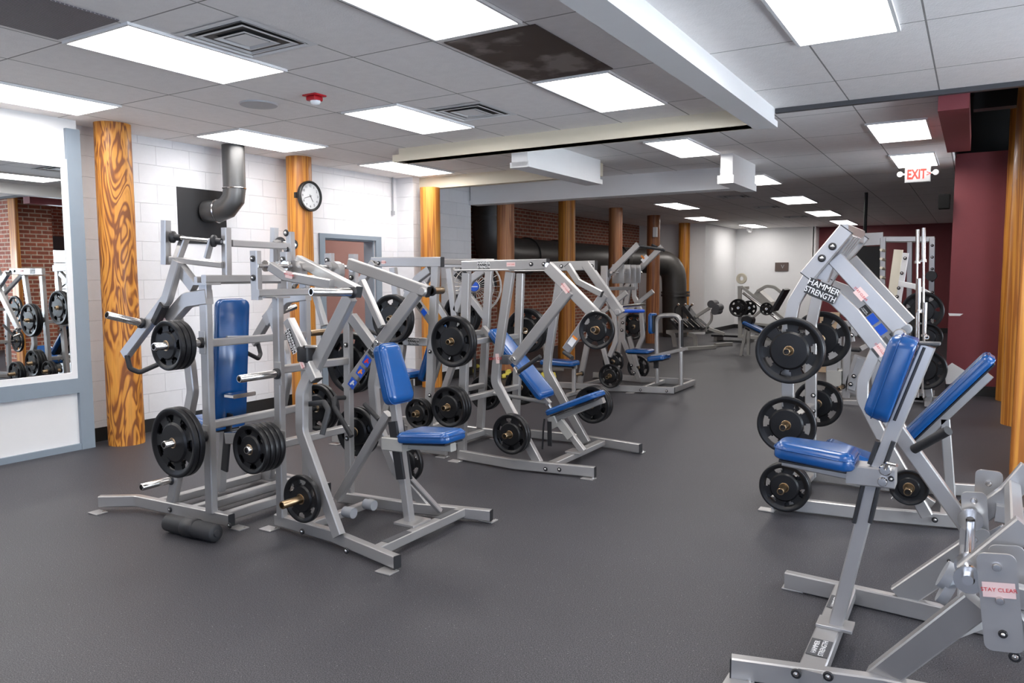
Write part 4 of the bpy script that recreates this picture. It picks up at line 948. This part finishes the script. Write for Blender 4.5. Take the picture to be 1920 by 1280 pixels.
# ---------------------------------------------------------------- nearest machine, cut by the right edge
r = Rig('lever_row_machine', 'silver machine cut by the right edge, blue seat and thick pad on a bent post', 'exercise machine', (-.1, 3.58, 0), G_M)
N7, F7, C7 = 3.08, 4.08, 3.58; r.Y = N7
r.bar('base_beam', [V((-.80, 3.06, .048)), V((-.25, 3.20, .048)), V((.75, 3.30, .048))], .05, .09, .1, axis=AZ, cap='a')
r.bar('base_beam', [V((-.80, 4.12, .048)), V((-.30, 4.08, .048)), V((.75, 3.98, .048))], .05, .09, .1, axis=AZ)
for x, y in ((-.76, 3.03), (-.76, 4.14)): r.foot(x, y, .11, .1)
r.bolt((1493, 1262, 3.083), .02); r.bolt((1553, 1267, 3.107), .02)
r.bar('cross_beam', [V((-.50, 3.1, .06)), V((-.50, 4.1, .06))], .10, .06)
for y0, y1 in ((3.24, 3.40), (3.76, 3.92)):
    o = r.sticker('grip_tape', V((-.50, (y0+y1)/2, .091)), (0, 1, 0), (-1, 0, 0), y1-y0, .085, 'darkgrey', lines=('HAMMER', 'STRENGTH'), lm='lettering', size=.03)
r.bolt((1547, 1153, 3.52), .01, washer=False) if 0 else None
r.bar('seat_post', [(1567, 1172, C7), (1642, 885, C7), (1740, 648, C7)], .06, .06, .1)
bm = bmesh.new(); box(bm, (-.55, C7-.06, .09), (-.40, C7+.05, .105), .002); r.add('post_base', bm, 'steel', None)
for dx in (-15, 15):
    r.bar('adjuster_rail', [(1640+dx, 880, C7-.02), (1617+dx, 978, C7-.02)], .018, .05, m='cap'); r.bar('adjuster_rail', [(1661+dx, 826, C7-.02), (1646+dx, 868, C7-.02)], .018, .05, m='cap')
r.pad('seat', (1455, 850, C7), (1606, 876, C7), (0, 0, 1), .20, .26, .075, rad=.06)
r.bar('seat_support', [(1470, 860, C7), (1590, 885, C7)], .05, .08)
r.bar('seat_carriage', [(1590, 884, C7), (1680, 893, C7)], .085, .12)
r.knob((1660, 880, C7-.06), .025, .015, m='chrome'); r.knob((1655, 902, C7-.06), .02, .02, m='chrome'); r.bolt((1671, 897, C7-.06), .012)
r.tube('pin_lever', [(1660, 878, 3.5), (1664, 868, 3.47), (1682, 872, 3.44)], .008, .01, 'chrome')
r.pad('back_pad', (1666, 790, C7), (1724, 636, C7), (-1, 0, .2), .20, .20, .105, rad=.05, back=False)
r.bar('pad_mount', [(1678, 786, C7), (1734, 650, C7)], .012, .07, m='cap')
bm = bmesh.new(); P = at(1743, 641, Y=C7); box(bm, P-V((.04, .04, .012)), P+V((.04, .04, .0)), .004); r.add('post_cap', bm, 'darkgrey', 40)
# risers and pivot brackets
r.bar('riser', [(1688, 1118, 4.09), (1822, 1028, 4.09)], .115, .06)
r.bar('riser', [(1646, 1272, 3.24), (1834, 1128, 3.12)], .10, .06)
r.bar('riser_link', [(1752, 1186, 3.2), (1850, 1150, 3.55)], .085, .06)
r.bar('riser_link', [V((.02, 3.12, .47)), V((.02, 4.08, .42))], .06, .06)
r.bolt((1779, 1051, 4.055), .008)
def bracket(x, y, Y, h, wd, tilt, bolts, m='steel'):
    c = at(x, y, Y=Y); t = V((math.sin(tilt), 0, math.cos(tilt))); n = V((math.cos(tilt), 0, -math.sin(tilt)))
    bm = bmesh.new(); pts = []
    for sx, sz, a0 in ((1, 1, 0), (-1, 1, 90), (-1, -1, 180), (1, -1, 270)):
        for k in range(5):
            g = math.radians(a0+90*k/4); rr = .025; pts.append(c+n*(sx*(wd/2-rr)+rr*math.cos(g))+t*(sz*(h/2-rr)+rr*math.sin(g)))
    f = [bm.verts.new(p-V((0, .006, 0))) for p in pts]; b = [bm.verts.new(p+V((0, .006, 0))) for p in pts]
    bm.faces.new(f); bm.faces.new(b[::-1])
    for i in range(len(f)): bm.faces.new((f[i], f[(i+1) % len(f)], b[(i+1) % len(f)], b[i]))
    o = r.add('pivot_bracket', bm, m, None)
    for k in bolts: r.knob(c+t*(h*k)-V((0, .006, 0)), .014, .016, m='chrome', name='bolt')
    return c, t, n
c, t, n = bracket(1875, 1129, 2.98, .335, .115, -.12, (.37, .03)); r.warn(c+t*.045-V((0, .008, 0)), n, t, .095, .052); r.bolt(c-t*.105-V((0, .007, 0)), .014)
bracket(1829, 976, 3.92, .26, .10, -.1, (.36, -.16)); bracket(1853, 921, 4.14, .2, .11, 0, (.2,)); bracket(1826, 1030, 3.88, .20, .115, 0, (.24,))
bracket(1893, 1100, 3.16, .3, .11, -.12, ())
# levers
r.bar('lever_arm', [(1668, 786, 3.96), (1826, 1006, 3.96)], .068, .05)
r.tube('handle', [(1714, 842, 3.93), (1778, 807, 3.80)], .021, 0)
r.tube('axle', [V((.02, 3.02, .60)), V((.03, 4.2, .56))], .018, 0, 'chrome')
for y in (3.07, 3.22, 3.84, 3.98, 4.08):
    bm = bmesh.new(); lathe(bm, [(.018, 0), (.05, 0), (.05, .014), (.035, .026), (.035, .045), (.018, .045)], (.025, y, .585), AY, 20); r.add('bearing', bm, 'brass' if y > 3.9 else 'chrome', 40)
for z in (.44, .50):
    bm = bmesh.new(); lathe(bm, [(0, 0), (.055, 0), (.055, .035), (0, .035)], (-.03, 3.3, z), V((-.9, 0, .4)), 22); r.add('cam_wheel', bm, 'midgrey', 40)
r.bar('lever_arm', [(1812, 1075, 3.22), (1925, 985, 3.22)], .085, .05); r.bar('lever_arm', [(1840, 962, 4.02), (1892, 925, 4.02), (1932, 878, 4.02)], .085, .05, .05)
r.bar('lever_link', [V((.16, 3.22, .73)), V((.18, 4.02, .72))], .05, .05)
r.bar('lever_arm', [V((.12, 3.08, .56)), V((.7, 3.08, .50))], .08, .05); r.bar('lever_arm', [V((.12, 3.98, .60)), V((.8, 3.98, .56))], .08, .05)
r.bar('rear_riser', [V((.12, 3.1, .5)), V((.45, 3.2, .1))], .08, .05, mir=C7); r.bolt(at(1903, 1230, Y=3.1), .02)
# ---------------------------------------------------------------- high row machine farther back
r = Rig('high_row_machine', 'silver high row machine farther back with two raised lever arms and black grips', 'exercise machine', (-4.3, 10.6, 0), G_M)
N5, C5 = 10.1, 10.62; r.Y = N5
r.bar('base_beam', [V((-5.3, 9.97, .055)), V((-4.4, 10.08, .055)), V((-3.57, 10.28, .055))], .05, .09, .1, axis=AZ, cap='b')
r.bar('base_beam', [V((-5.3, 11.3, .055)), V((-4.4, 11.15, .055)), V((-3.63, 11.25, .055))], .05, .09, .1, axis=AZ, cap='b')
for x, y in ((-5.28, 9.9), (-4.15, 10.08), (-5.28, 11.36), (-3.7, 11.3)): r.foot(x, y)
r.bolt((1201, 731, 10.1)); r.bolt((1250, 733, 10.2))
r.bar('cross_beam', [V((-3.60, 10.3, .055)), V((-3.60, 11.25, .055))], .05, .08); r.bar('cross_beam', [V((-4.05, 10.2, .05)), V((-4.05, 11.15, .05))], .05, .06); r.bar('cross_beam', [V((-4.9, 10.1, .06)), V((-4.9, 11.15, .06))], .05, .06)
for s in (0, 1):
    q = (lambda a: V((a.x, 2*C5-a.y, a.z))) if s else (lambda a: a)
    P = lambda x, y, Y=N5: q(at(x, y, Y=Y))
    r.bar('rear_leg', [P(1108, 610), P(1087, 717)], .08, .05)
    r.bar('front_leg', [P(1136, 520), P(1138, 560), P(1152, 592), P(1155, 640), P(1143, 668)], .07, .05, .1)
    r.bar('front_leg', [P(1128, 640), P(1144, 700)], .07, .05)
    r.bar('pivot_bracket', [P(1133, 498, 10.05), P(1133, 545, 10.05)], .10, .04)
    r.bar('side_rail', [P(1112, 600), P(1175, 548)], .07, .05)
    r.bar('lever_arm', [P(1138, 517, 10.14), P(1197, 458, 10.14)], .085, .05)
    r.bar('lever_arm', [P(1120, 548, 10.14), P(1142, 517, 10.14)], .08, .05)
r.bar('yoke_bar', [at(1140, 541, Y=10.1), at(1188, 540, Y=11.1)], .05, .05, axis=AZ)
r.bar('yoke_post', [at(1186, 508, Y=11.1), at(1187, 541, Y=11.1)], .05, .05)
for y in (10.3, 10.55, 10.75, 10.95):
    bm = bmesh.new(); box(bm, (-4.55, y, 1.56), (-4.36, y+.03, 1.84), .012); r.add('cam_plate', bm, 'steel', 40)
r.tube('axle', [V((-4.45, 10.05, 1.72)), V((-4.45, 11.2, 1.72))], .02, 0, 'chrome')
r.tube('grip_bar', [at(1198, 461, Y=10.12), at(1243, 468, Y=10.9)], .022, 0, 'grip')
r.tube('grip_bar', [at(1222, 459, Y=11.1), at(1246, 470, Y=11.25)], .02, 0, 'grip')
r.sticker('label_sticker', (1209, 485, 11.07), (.7, 0, .7), (-.7, 0, .7), .12, .07, 'lettering'); r.sticker('warning_sticker', (1205, 482, 11.06), (.7, 0, .7), (-.7, 0, .7), .03, .07, 'orange')
r.bar('front_leg', [(1180, 540, 11.15), (1168, 600, 11.15), (1168, 635, 11.15), (1198, 710, 11.15)], .08, .05, .12)
for x, y in ((1168, 605), (1166, 619), (1184, 685), (1189, 699)): r.bolt((x, y, 11.12), .024)
r.bar('far_post', [V((-4.75, 11.15, 1.6)), V((-4.8, 11.15, .1))], .07, .05)
r.horn((1092, 700, 10.05), (1076, 703, 9.9), m='brass')
r.horn(at(1170, 578, Y=11.1), at(1222, 573, Y=11.6), collar=False) if 0 else None
r.tube('lever_horn', [at(1166, 583, Y=10.15), at(1206, 583, Y=10.8)], .028, 0, 'skyblue'); r.tube('lever_horn', [at(1166, 574, Y=10.15), at(1208, 571, Y=10.8)], .02, 0, 'chrome')
r.horn(V((-4.42, 10.08, .23)), V((-4.42, 9.86, .23)), m='brass'); plates(V((-4.42, 9.97, .24)), 35, 2, 'front leg of the far high row machine', scale=.95)
plates(V((-4.48, 10.22, .42)), 35, 1, 'inner leg of the far high row machine', scale=.9); r.horn(V((-4.48, 10.1, .42)), V((-4.48, 10.3, .42)), collar=False)
plates(V((-4.58, 11.25, .87)), 45, 1, 'far upper horn of the high row machine', d=(0, 1, 0), scale=.9); r.horn(V((-4.58, 11.15, .87)), V((-4.58, 11.34, .87)), collar=False)
plates(V((-4.50, 11.25, .23)), 35, 1, 'far lower horn of the high row machine', d=(0, 1, 0)); r.horn(V((-4.50, 11.15, .23)), V((-4.50, 11.34, .23)), collar=False)
r.tube('seat_frame', [(1232, 718, C5), (1231, 591, C5), (1276, 591, C5), (1277, 722, C5)], .032, .12, 'steel', n=12)
r.bar('adjuster_rail', [(1279, 600, C5-.03), (1279, 650, C5-.03)], .03, .04, m='cap'); r.bar('adjuster_rail', [(1230, 668, C5-.03), (1230, 690, C5-.03)], .07, .03, m='cap')
r.pad('chest_pad', (1227, 625, C5), (1227, 587, C5), (-1, 0, 0), .26, .26, .06)
r.bar('seat_arm', [(1222, 668, C5), (1288, 653, C5)], .05, .08)
r.pad('seat', (1252, 672, C5), (1220, 676, C5), (0, 0, 1), .36, .36, .07); r.pad('thigh_pad', (1178, 660, C5), (1222, 661, C5), (0, 0, 1), .3, .3, .05)
# ---------------------------------------------------------------- floor fan
t = thing('drum_fan', 'grey wire-caged floor fan with round blue badge near the black duct', 'fan', (-6.25, 9.25, 0))
c = at(889, 537, Y=9.25)-t.location; ax = (V((0, 0, 1.6))-(c+t.location)); ax = V((ax.x, ax.y, 0)).normalized(); sd = V((-ax.y, ax.x, 0)); wire = M['wire'] = mat('grey_wire', (.48, .46, .44, 1), .4, .6)
bm = bmesh.new(); Rf = .40
for rr, off in ((Rf, -.12), (Rf, .04), (Rf*.97, .07), (Rf*.72, .105), (Rf*.45, .125), (Rf*.2, .135), (Rf*.97, -.15), (Rf*.6, -.17)):
    ring = [c+ax*off+(sd*math.cos(a)+AZ*math.sin(a))*rr for a in [2*math.pi*i/32 for i in range(32)]]
    for i in range(32): sweep(bm, [ring[i], ring[(i+1) % 32]], circ(.005 if rr < .39 else .008, 5), ax)
for i in range(28):
    a = 2*math.pi*i/28; d = sd*math.cos(a)+AZ*math.sin(a)
    sweep(bm, [c+ax*.135+d*.06, c+ax*.105+d*Rf*.72, c+ax*.06+d*Rf], circ(.0034, 4), ax); sweep(bm, [c-ax*.17+d*.08, c-ax*.15+d*Rf], circ(.0034, 4), ax)
link('cage', bm, 'wire', t)
bm = bmesh.new(); lathe(bm, [(0, -.02), (.07, -.02), (.07, .02), (0, .02)], c, ax, 20); link('hub', bm, 'iron', t)
for k in range(3):
    a0 = 2*math.pi*k/3+.3; bm = bmesh.new(); T_ = []; 
    for rr, wd in ((.07, .06), (.2, .13), (.34, .15)):
        for s_ in (-1, 1):
            a = a0+s_*wd/rr*.5*1.2; T_.append(bm.verts.new(c+(sd*math.cos(a)+AZ*math.sin(a))*rr+ax*(s_*.025)))
    f = [bm.faces.new((T_[0], T_[1], T_[3], T_[2])), bm.faces.new((T_[2], T_[3], T_[5], T_[4]))]
    g = bmesh.ops.extrude_face_region(bm, geom=f); bmesh.ops.translate(bm, verts=[q for q in g['geom'] if isinstance(q, bmesh.types.BMVert)], vec=ax*.006); link('blade', bm, 'iron', t)
bm = bmesh.new(); lathe(bm, [(0, .0), (.07, 0), (.065, .012), (0, .016)], c+ax*.137, ax, 28); bd = link('badge', bm, 'skyblue', t, smooth=40)
bm = bmesh.new(); P = c+ax*.1535; sweep(bm, [P-sd*.05, P+sd*.05], rect(.012, .002, .0005), ax); link('badge_line', bm, 'lettering', bd)
bm = bmesh.new(); sweep(bm, [V((c.x, c.y, c.z-.42)), V((c.x, c.y, .03))], circ(.022, 12), AX); link('pole', bm, 'iron', t)
bm = bmesh.new(); lathe(bm, [(0, 0), (.28, 0), (.28, .02), (.05, .045), (0, .05)], V((c.x, c.y, 0)), AZ, 28); link('round_base', bm, 'iron', t, smooth=40)
# ---------------------------------------------------------------- yellow ended dumbbells on the floor
dproto = None; rnd = random.Random(3)
rows = [('back', 11.0, -6.85, 6), ('middle', 10.75, -6.7, 6), ('front', 10.5, -6.62, 6)]
ordn = ['leftmost', 'second', 'third', 'fourth', 'fifth', 'rightmost']
for rn, yy, x0, n in rows:
    for i in range(n):
        if dproto is None:
            dproto = bpy.data.objects.new('dumbbell', None); COL.objects.link(dproto); root = dproto
            bm = bmesh.new(); lathe(bm, [(0, -.06), (.014, -.06), (.017, 0), (.014, .06), (0, .06)], (0, 0, .045), AX, 12); link('handle', bm, 'black', root, smooth=50)
            for s_ in (-1, 1):
                bm = bmesh.new(); lathe(bm, [(0, 0), (.030, 0), (.036, .012), (.036, .05), (.030, .062), (0, .062)], (s_*.058, 0, .045), (s_, 0, 0), 8); link('head', bm, 'yellow', root, smooth=25)
        else:
            root = dproto.copy(); COL.objects.link(root)
            for ch in dproto.children: q = ch.copy(); q.parent = root; COL.objects.link(q)
        root.location = (x0+i*.17, yy+rnd.uniform(-.02, .02), 0); root.rotation_euler = (0, 0, rnd.uniform(.5, 1.0))
        root['label'] = '%s yellow-headed dumbbell in the %s row on the floor behind the decline press' % (ordn[i], rn); root['category'] = 'dumbbell'; root['group'] = 'small yellow dumbbells on the floor'
for k, (x, y) in enumerate(((894, 700), (902, 690))):
    root = dproto.copy(); COL.objects.link(root)
    for ch in dproto.children: q = ch.copy(); q.parent = root; COL.objects.link(q)
    p = at(x, y, Z=.0); root.location = (p.x, p.y, 0); root.rotation_euler = (0, 0, .3+k)
    root['label'] = ('nearer' if k == 0 else 'farther')+' of two stray yellow-headed dumbbells near the floor fan'; root['category'] = 'dumbbell'; root['group'] = 'small yellow dumbbells on the floor'

# ---------------------------------------------------------------- benches and machines farther back
r = Rig('flat_bench', 'low blue flat bench with silver legs just left of the far high row machine', 'bench', (-5.1, 9.5, 0))
r.Y = 9.5
r.pad('pad', V((-5.25, 9.5, .42)), V((-4.72, 9.5, .42)), (0, 0, 1), .28, .28, .07)
r.bar('rail', [V((-5.25, 9.5, .40)), V((-4.72, 9.5, .40))], .05, .05)
for x in (-5.2, -4.76): r.bar('leg', [V((x, 9.5, .4)), V((x, 9.5, .04))], .05, .05); r.bar('foot_bar', [V((x, 9.3, .03)), V((x, 9.7, .03))], .05, .05)
r = Rig('rack_stand', 'thin silver stand with chrome bars between middle press and brick wall', 'stand', (-6.2, 11.4, 0)); r.Y = 11.4
r.bar('leg', [(1016, 612), (1025, 690)], .045, .04); r.bar('leg', [(1016, 612), (1004, 640)], .045, .04); r.bar('leg', [(1016, 612), (1034, 640)], .045, .04)
r.bar('foot_bar', [(985, 692), (1056, 692)], .05, .05); r.tube('bar', [(990, 678), (1052, 677)], .02, 0, 'chrome'); r.tube('bar', [(1005, 600), (1030, 588)], .02, 0, 'chrome'); r.tube('bar', [(1018, 640), (1038, 625)], .02, 0, 'chrome')

r = Rig('chest_supported_row', 'dark row bench with slanted black pads and curved legs before the grey wall', 'exercise machine', (-5.4, 17, 0), G_M)
r.steel = 'steel_old'; r.Y = 17.0
r.bar('foot_bar', [V((-5.5, 16.6, .04)), V((-5.05, 17.3, .04))], .08, .08, axis=AZ); r.bar('foot_bar', [V((-5.2, 17.8, .04)), V((-4.95, 18.3, .04))], .08, .08, axis=AZ)
r.bar('curved_leg', [(1290, 627), (1303, 629), (1305, 656)], .09, .06, .1); r.bar('curved_leg', [(1252, 622), (1262, 626), (1266, 650)], .09, .06, .1)
r.bar('main_rail', [(1250, 622), (1325, 618)], .08, .08)
for k in range(5):
    x = 1262+k*11; r.bar('angled_rest', [(x, 598+k*.5), (x+17, 616)], .06, .5, m='cap'); r.tube('chrome_edge', [(x, 596+k*.5, 16.74), (x+17, 613, 16.74)], .014, 0, 'chrome')
for x in (1266, 1279, 1292): r.tube('hand_post', [(x, 604, 16.9), (x, 577, 16.9), (x+6, 571, 16.9)], .02, .08, 'cap'); r.knob((x+6, 571, 16.88), .03, .03, m='chrome')
r.bar('inclined_pad', [(1284, 574), (1313, 612)], .10, .35, m='cap'); r.bar('lever_arm', [(1304, 594), (1331, 577)], .07, .06); r.bar('curved_arm', [(1334, 584), (1335, 600), (1318, 620)], .05, .05, .3)
for k, (x, y) in enumerate(((1333, 570), (1342, 577), (1340, 583))):
    bm = bmesh.new(); p = at(x, y, Y=16.8); lathe(bm, [(0, 0), (.085, 0), (.085, .35), (0, .35)], p, AY, 16); r.add('foam_roller', bm, 'darkgrey', 40)
r.bar('front_rail', [(1330, 616), (1358, 626)], .07, .06)
r = Rig('low_platform', 'low dark flat platform bench in front of leg press base', 'platform', (-5.0, 19.5, 0)); r.steel = 'steel_old'
bm = bmesh.new(); box(bm, (-5.75, 19.3, .12), (-4.75, 20.0, .17), .01); r.add('deck', bm, 'cap', None)
for x in (-5.65, -4.85):
    bm = bmesh.new(); box(bm, (x-.04, 19.35, 0), (x+.04, 19.95, .12)); r.add('foot', bm, 'steel_old', None)

r = Rig('leg_press', 'angled leg press with black foot plate in front of the white back wall', 'exercise machine', (-4.6, 18.6, 0), G_M)
r.steel = 'steel_old'; YL = 18.4; r.Y = YL
for y in (YL, YL+.7):
    r.bar('upright', [(1387, 536, y), (1388, 628, y)], .09, .06); r.bar('rail', [(1390, 537, y), (1476, 603, y)], .06, .05); r.tube('chrome_rail', [(1393, 549, y), (1474, 611, y)], .03, 0, 'chrome')
r.bar('base_rail', [(1384, 630), (1500, 640)], .08, .06); r.bar('base_rail', [(1384, 630, YL+.7), (1495, 636, YL+.7)], .08, .06)
r.bar('cross_bar', [V((at(1388, 540, Y=YL).x, YL, at(1388, 540, Y=YL).z)), V((at(1388, 540, Y=YL).x, YL+.7, at(1388, 540, Y=YL).z))], .07, .07)
a = at(1408, 560, Y=YL+.1); b = at(1448, 574, Y=YL+.1)
bm = bmesh.new(); vs = [at(x, y, Y=YL+.05) for x, y in ((1409, 556), (1420, 543), (1445, 566), (1452, 582), (1436, 576))]; f = [bm.faces.new([bm.verts.new(v) for v in vs])]; g = bmesh.ops.extrude_face_region(bm, geom=f); bmesh.ops.translate(bm, verts=[q for q in g['geom'] if isinstance(q, bmesh.types.BMVert)], vec=(0, .5, 0)); r.add('sled', bm, 'steel_old', None)
r.bar('sled_arch', [(1420, 546), (1437, 536), (1452, 538), (1466, 549)], .07, .06, .15); r.bar('foot_plate_board', [(1452, 582), (1475, 542)], .06, .6, m='cap')
r.bar('brace', [(1408, 598), (1432, 578)], .06, .05); r.bar('brace', [(1410, 606), (1460, 612)], .06, .05)
r.horn(at(1384, 577, Y=YL+.1), at(1384, 577, Y=YL-.25)); plates(at(1384, 577, Y=YL-.12), 45, 2, 'left horn of the leg press by the white wall', scale=.95)
r.horn(at(1405, 577, Y=YL+.5), at(1405, 577, Y=YL+.2)); plates(at(1404, 578, Y=YL+.35), 45, 1, 'middle horn of the leg press by the white wall', scale=.85)
r.horn(at(1437, 579, Y=YL+.1), at(1437, 579, Y=YL-.2)); plates(at(1437, 579, Y=YL-.1), 25, 2, 'sled horn of the leg press by the white wall')
bm = bmesh.new(); lathe(bm, [(.05, 0), (.12, 0), (.13, .03), (.12, .06), (.05, .06)], at(1391, 522, Y=YL), (0, -1, 0), 20); r.add('cream_wheel', bm, 'cream', 40)
r = Rig('incline_bench', 'narrow blue inclined bench in front of the leg press', 'bench', (-3.9, 16, 0)); r.steel = 'steel_old'; r.Y = 16.0
r.pad('pad', (1393, 606), (1452, 634), (0, 0, 1), .28, .28, .07); r.bar('leg', [(1400, 612), (1389, 667)], .06, .05); r.bar('leg', [(1404, 612), (1403, 665)], .06, .05); r.bar('leg', [(1452, 638), (1456, 668)], .06, .05); r.bar('rail', [(1396, 614), (1452, 640)], .05, .05)
bm = bmesh.new(); lathe(bm, [(0, 0), (.10, 0), (.12, .02), (.12, .25), (0, .25)], at(1400, 601, Y=15.95), AY, 20); r.add('foam_roller', bm, 'cap', 40)

# ---------------------------------------------------------------- rack area on the right, behind the incline press
r = Rig('power_rack', 'white squat rack with drilled posts before the maroon back wall', 'rack', (-.9, 13.4, 0)); YR = 13.2; r.Y = YR
for x, yy in ((1656, YR), (1748, YR)): r.bar('post', [(x, 446, yy), (x-3, 700, yy)], .08, .08)
r.bar('post', [(1706, 446, YR+1), (1704, 660, YR+1)], .08, .08)
r.bar('top_beam', [(1600, 450), (1656, 447)], .20, .06); r.bar('top_beam', [(1656, 448), (1752, 448)], .08, .06); r.bar('top_beam', [(1640, 450, YR+1), (1740, 450, YR+1)], .08, .06)
for k in range(6): r.bolt((1748, 460+k*22, YR-.042), .022)
for k in range(5): r.tube('peg', [(1658, 470+k*17, YR-.04), (1652, 468+k*17, YR-.25)], .022, 0, 'cream')
bm = bmesh.new(); lathe(bm, [(0, 0), (.075, 0), (.075, .2), (0, .2)], at(1747, 517, Y=YR-.05), (0, -1, 0), 18); r.add('foam_roller', bm, 'cap', 40)
r = Rig('plate_tree', 'cream bar holder with slanted drilled uprights and plates before the maroon wall', 'rack', (-.7, 11.3, 0)); YT = 11.3; r.Y = YT
r.bar('slanted_upright', [(1685, 468), (1668, 590)], .11, .07, m='cream'); r.bar('slanted_upright', [(1698, 474), (1680, 590)], .08, .05, m='white')
for x, y in ((1697, 484), (1691, 512), (1685, 540), (1682, 556)): r.bolt((x, y, YT-.03), .022)
r.bar('side_arm', [(1680, 530), (1716, 537), (1742, 552)], .07, .06, m='white'); r.bar('lower_leg', [(1668, 590), (1660, 745)], .09, .07); r.bar('lower_leg', [(1680, 590), (1735, 700), (1745, 760)], .09, .07, .2)
r.bar('base_beam', [V((-1.3, 11.3, .05)), V((-.3, 11.3, .05))], .07, .07); r.bar('base_beam', [V((-.45, 10.8, .05)), V((-.45, 11.9, .05))], .07, .07); r.tube('bar_holder', [(1722, 600), (1727, 735)], .05, 0, 'steel')
r.bar('foot_leg', [(1712, 700), (1726, 762)], .12, .07); r.bar('curved_peg', [(1600, 500), (1668, 508)], .03, .03, m='cream') if 0 else None
r.horn(at(1726, 583, Y=YT), at(1726, 583, Y=YT-.3)); plates(at(1729, 583, Y=YT-.12), 45, 2, 'upper peg of the cream bar holder', scale=1.12)
r.horn(at(1732, 695, Y=YT), at(1732, 695, Y=YT-.5)); plates(at(1733, 692, Y=YT-.35), 45, 4, 'lower peg of the cream bar holder', scale=1.15)
r.horn(at(1738, 632, Y=YT), at(1738, 632, Y=YT-.3)); plates(at(1738, 632, Y=YT-.2), 35, 2, 'middle peg of the cream bar holder')
def barbell(x0, y0, x1, y1, Y, lb):
    t = thing('barbell', lb, 'barbell', at(x1, y1, Y=Y), 'barbells standing upright at the right rack'); a = V((0, 0, 0)); b = at(x0, y0, Y=Y)-t.location; d = b.normalized(); L = b.length
    bm = bmesh.new(); lathe(bm, [(0, 0), (.0145, 0), (.0145, L-.43), (0, L-.43)], a, d, 12); link('shaft', bm, 'chrome', t, smooth=50)
    bm = bmesh.new(); lathe(bm, [(0, L-.43), (.038, L-.43), (.038, L-.40), (.025, L-.395), (.025, L), (0, L)], a, d, 16); link('sleeve', bm, 'chrome', t, smooth=40)
barbell(1721, 430, 1716, 745, 11.0, 'left of the two tallest barbells standing upright behind the incline press')
barbell(1732, 427, 1731, 745, 11.0, 'right of the two tallest barbells standing upright behind the incline press')
barbell(1723, 522, 1721, 745, 10.9, 'shorter barbell standing in front of the two tallest barbells')
barbell(1735, 567, 1729, 738, 10.9, 'lowest upright barbell in front of the upper rack plates')
r = Rig('far_seated_machine', 'white seated machine partly visible behind the incline press plates', 'exercise machine', (-1.4, 10.6, 0), G_M); r.Y = 10.6
r.bar('frame_arch', [(1572, 690), (1574, 606), (1592, 606), (1598, 640)], .07, .06, .1); r.bar('post', [(1590, 612), (1586, 745)], .09, .06); r.bar('cross_rail', [(1580, 620), (1616, 624)], .10, .05)
r.bolt((1597, 628, 10.57), .028); r.bolt((1612, 629, 10.57), .028)
r.bar('slanted_channel', [(1616, 668), (1594, 735)], .18, .06); r.bar('slanted_channel_face', [(1614, 672, 10.55), (1596, 730, 10.55)], .09, .02, m='midgrey')
r.bolt((1601, 705, 10.53), .028); r.bolt((1595, 720, 10.53), .028)
r.bar('base_beam', [(1560, 757), (1640, 758)], .1, .06); r.bar('base_beam', [(1575, 738, 11.0), (1640, 738, 11.0)], .06, .06); r.bar('cross_beam', [V((-1.5, 10.6, .05)), V((-1.5, 11.1, .05))], .06, .06); r.bar('cross_beam', [V((-1.05, 10.6, .05)), V((-1.05, 11.1, .05))], .06, .06)
r.bar('column', [(1562, 640), (1558, 757)], .14, .08); r.bar('motor_box', [(1565, 694), (1565, 722)], .18, .18, m='steel_old'); r.tube('handle', [(1596, 655, 10.4), (1612, 656, 10.4)], .028, 0); r.bar('arm', [(1612, 655, 10.4), (1640, 640, 10.6)], .06, .05)
r.horn((1580, 724, 10.55), (1573, 729, 10.35), m='brass')
bm = bmesh.new(); box(bm, (-2.05, 24.6, .9), (-.35, 25.28, 2.75)); o = link('black_cabinet', bm, 'black'); recentre(o)
bpy.data.objects.remove(o, do_unlink=True)
t = thing('wall_screen', 'large black screen panel hung before the maroon back wall', 'screen', (-1.75, 15.2, 1.35))
bm = bmesh.new(); p0, p1 = at(1604, 462, Y=15.2), at(1650, 548, Y=15.2); box(bm, V((p0.x, 15.2, p1.z))-t.location, V((p1.x, 15.28, p0.z))-t.location, .01); link('panel', bm, 'black', t)
bm = bmesh.new(); sweep(bm, [V((0, .04, p0.z-1.35)), V((0, .04, CEIL-1.35))], circ(.03, 10), AX); link('ceiling_mount', bm, 'iron', t)
t = thing('notice_board', 'small tan notice box behind the far plates of the incline press', 'box', at(1556, 605, Y=14))
bm = bmesh.new(); box(bm, (-.16, -.05, -1.0), (.16, .05, .18), .01); link('board', bm, mat('tan_board', (.55, .40, .26, 1), .6), t)
bm = bmesh.new(); lathe(bm, [(.05, 0), (.07, 0), (.07, .02), (.05, .02)], (.02, -.05, .05), (0, -1, 0), 16); link('ring', bm, 'midgrey', t)
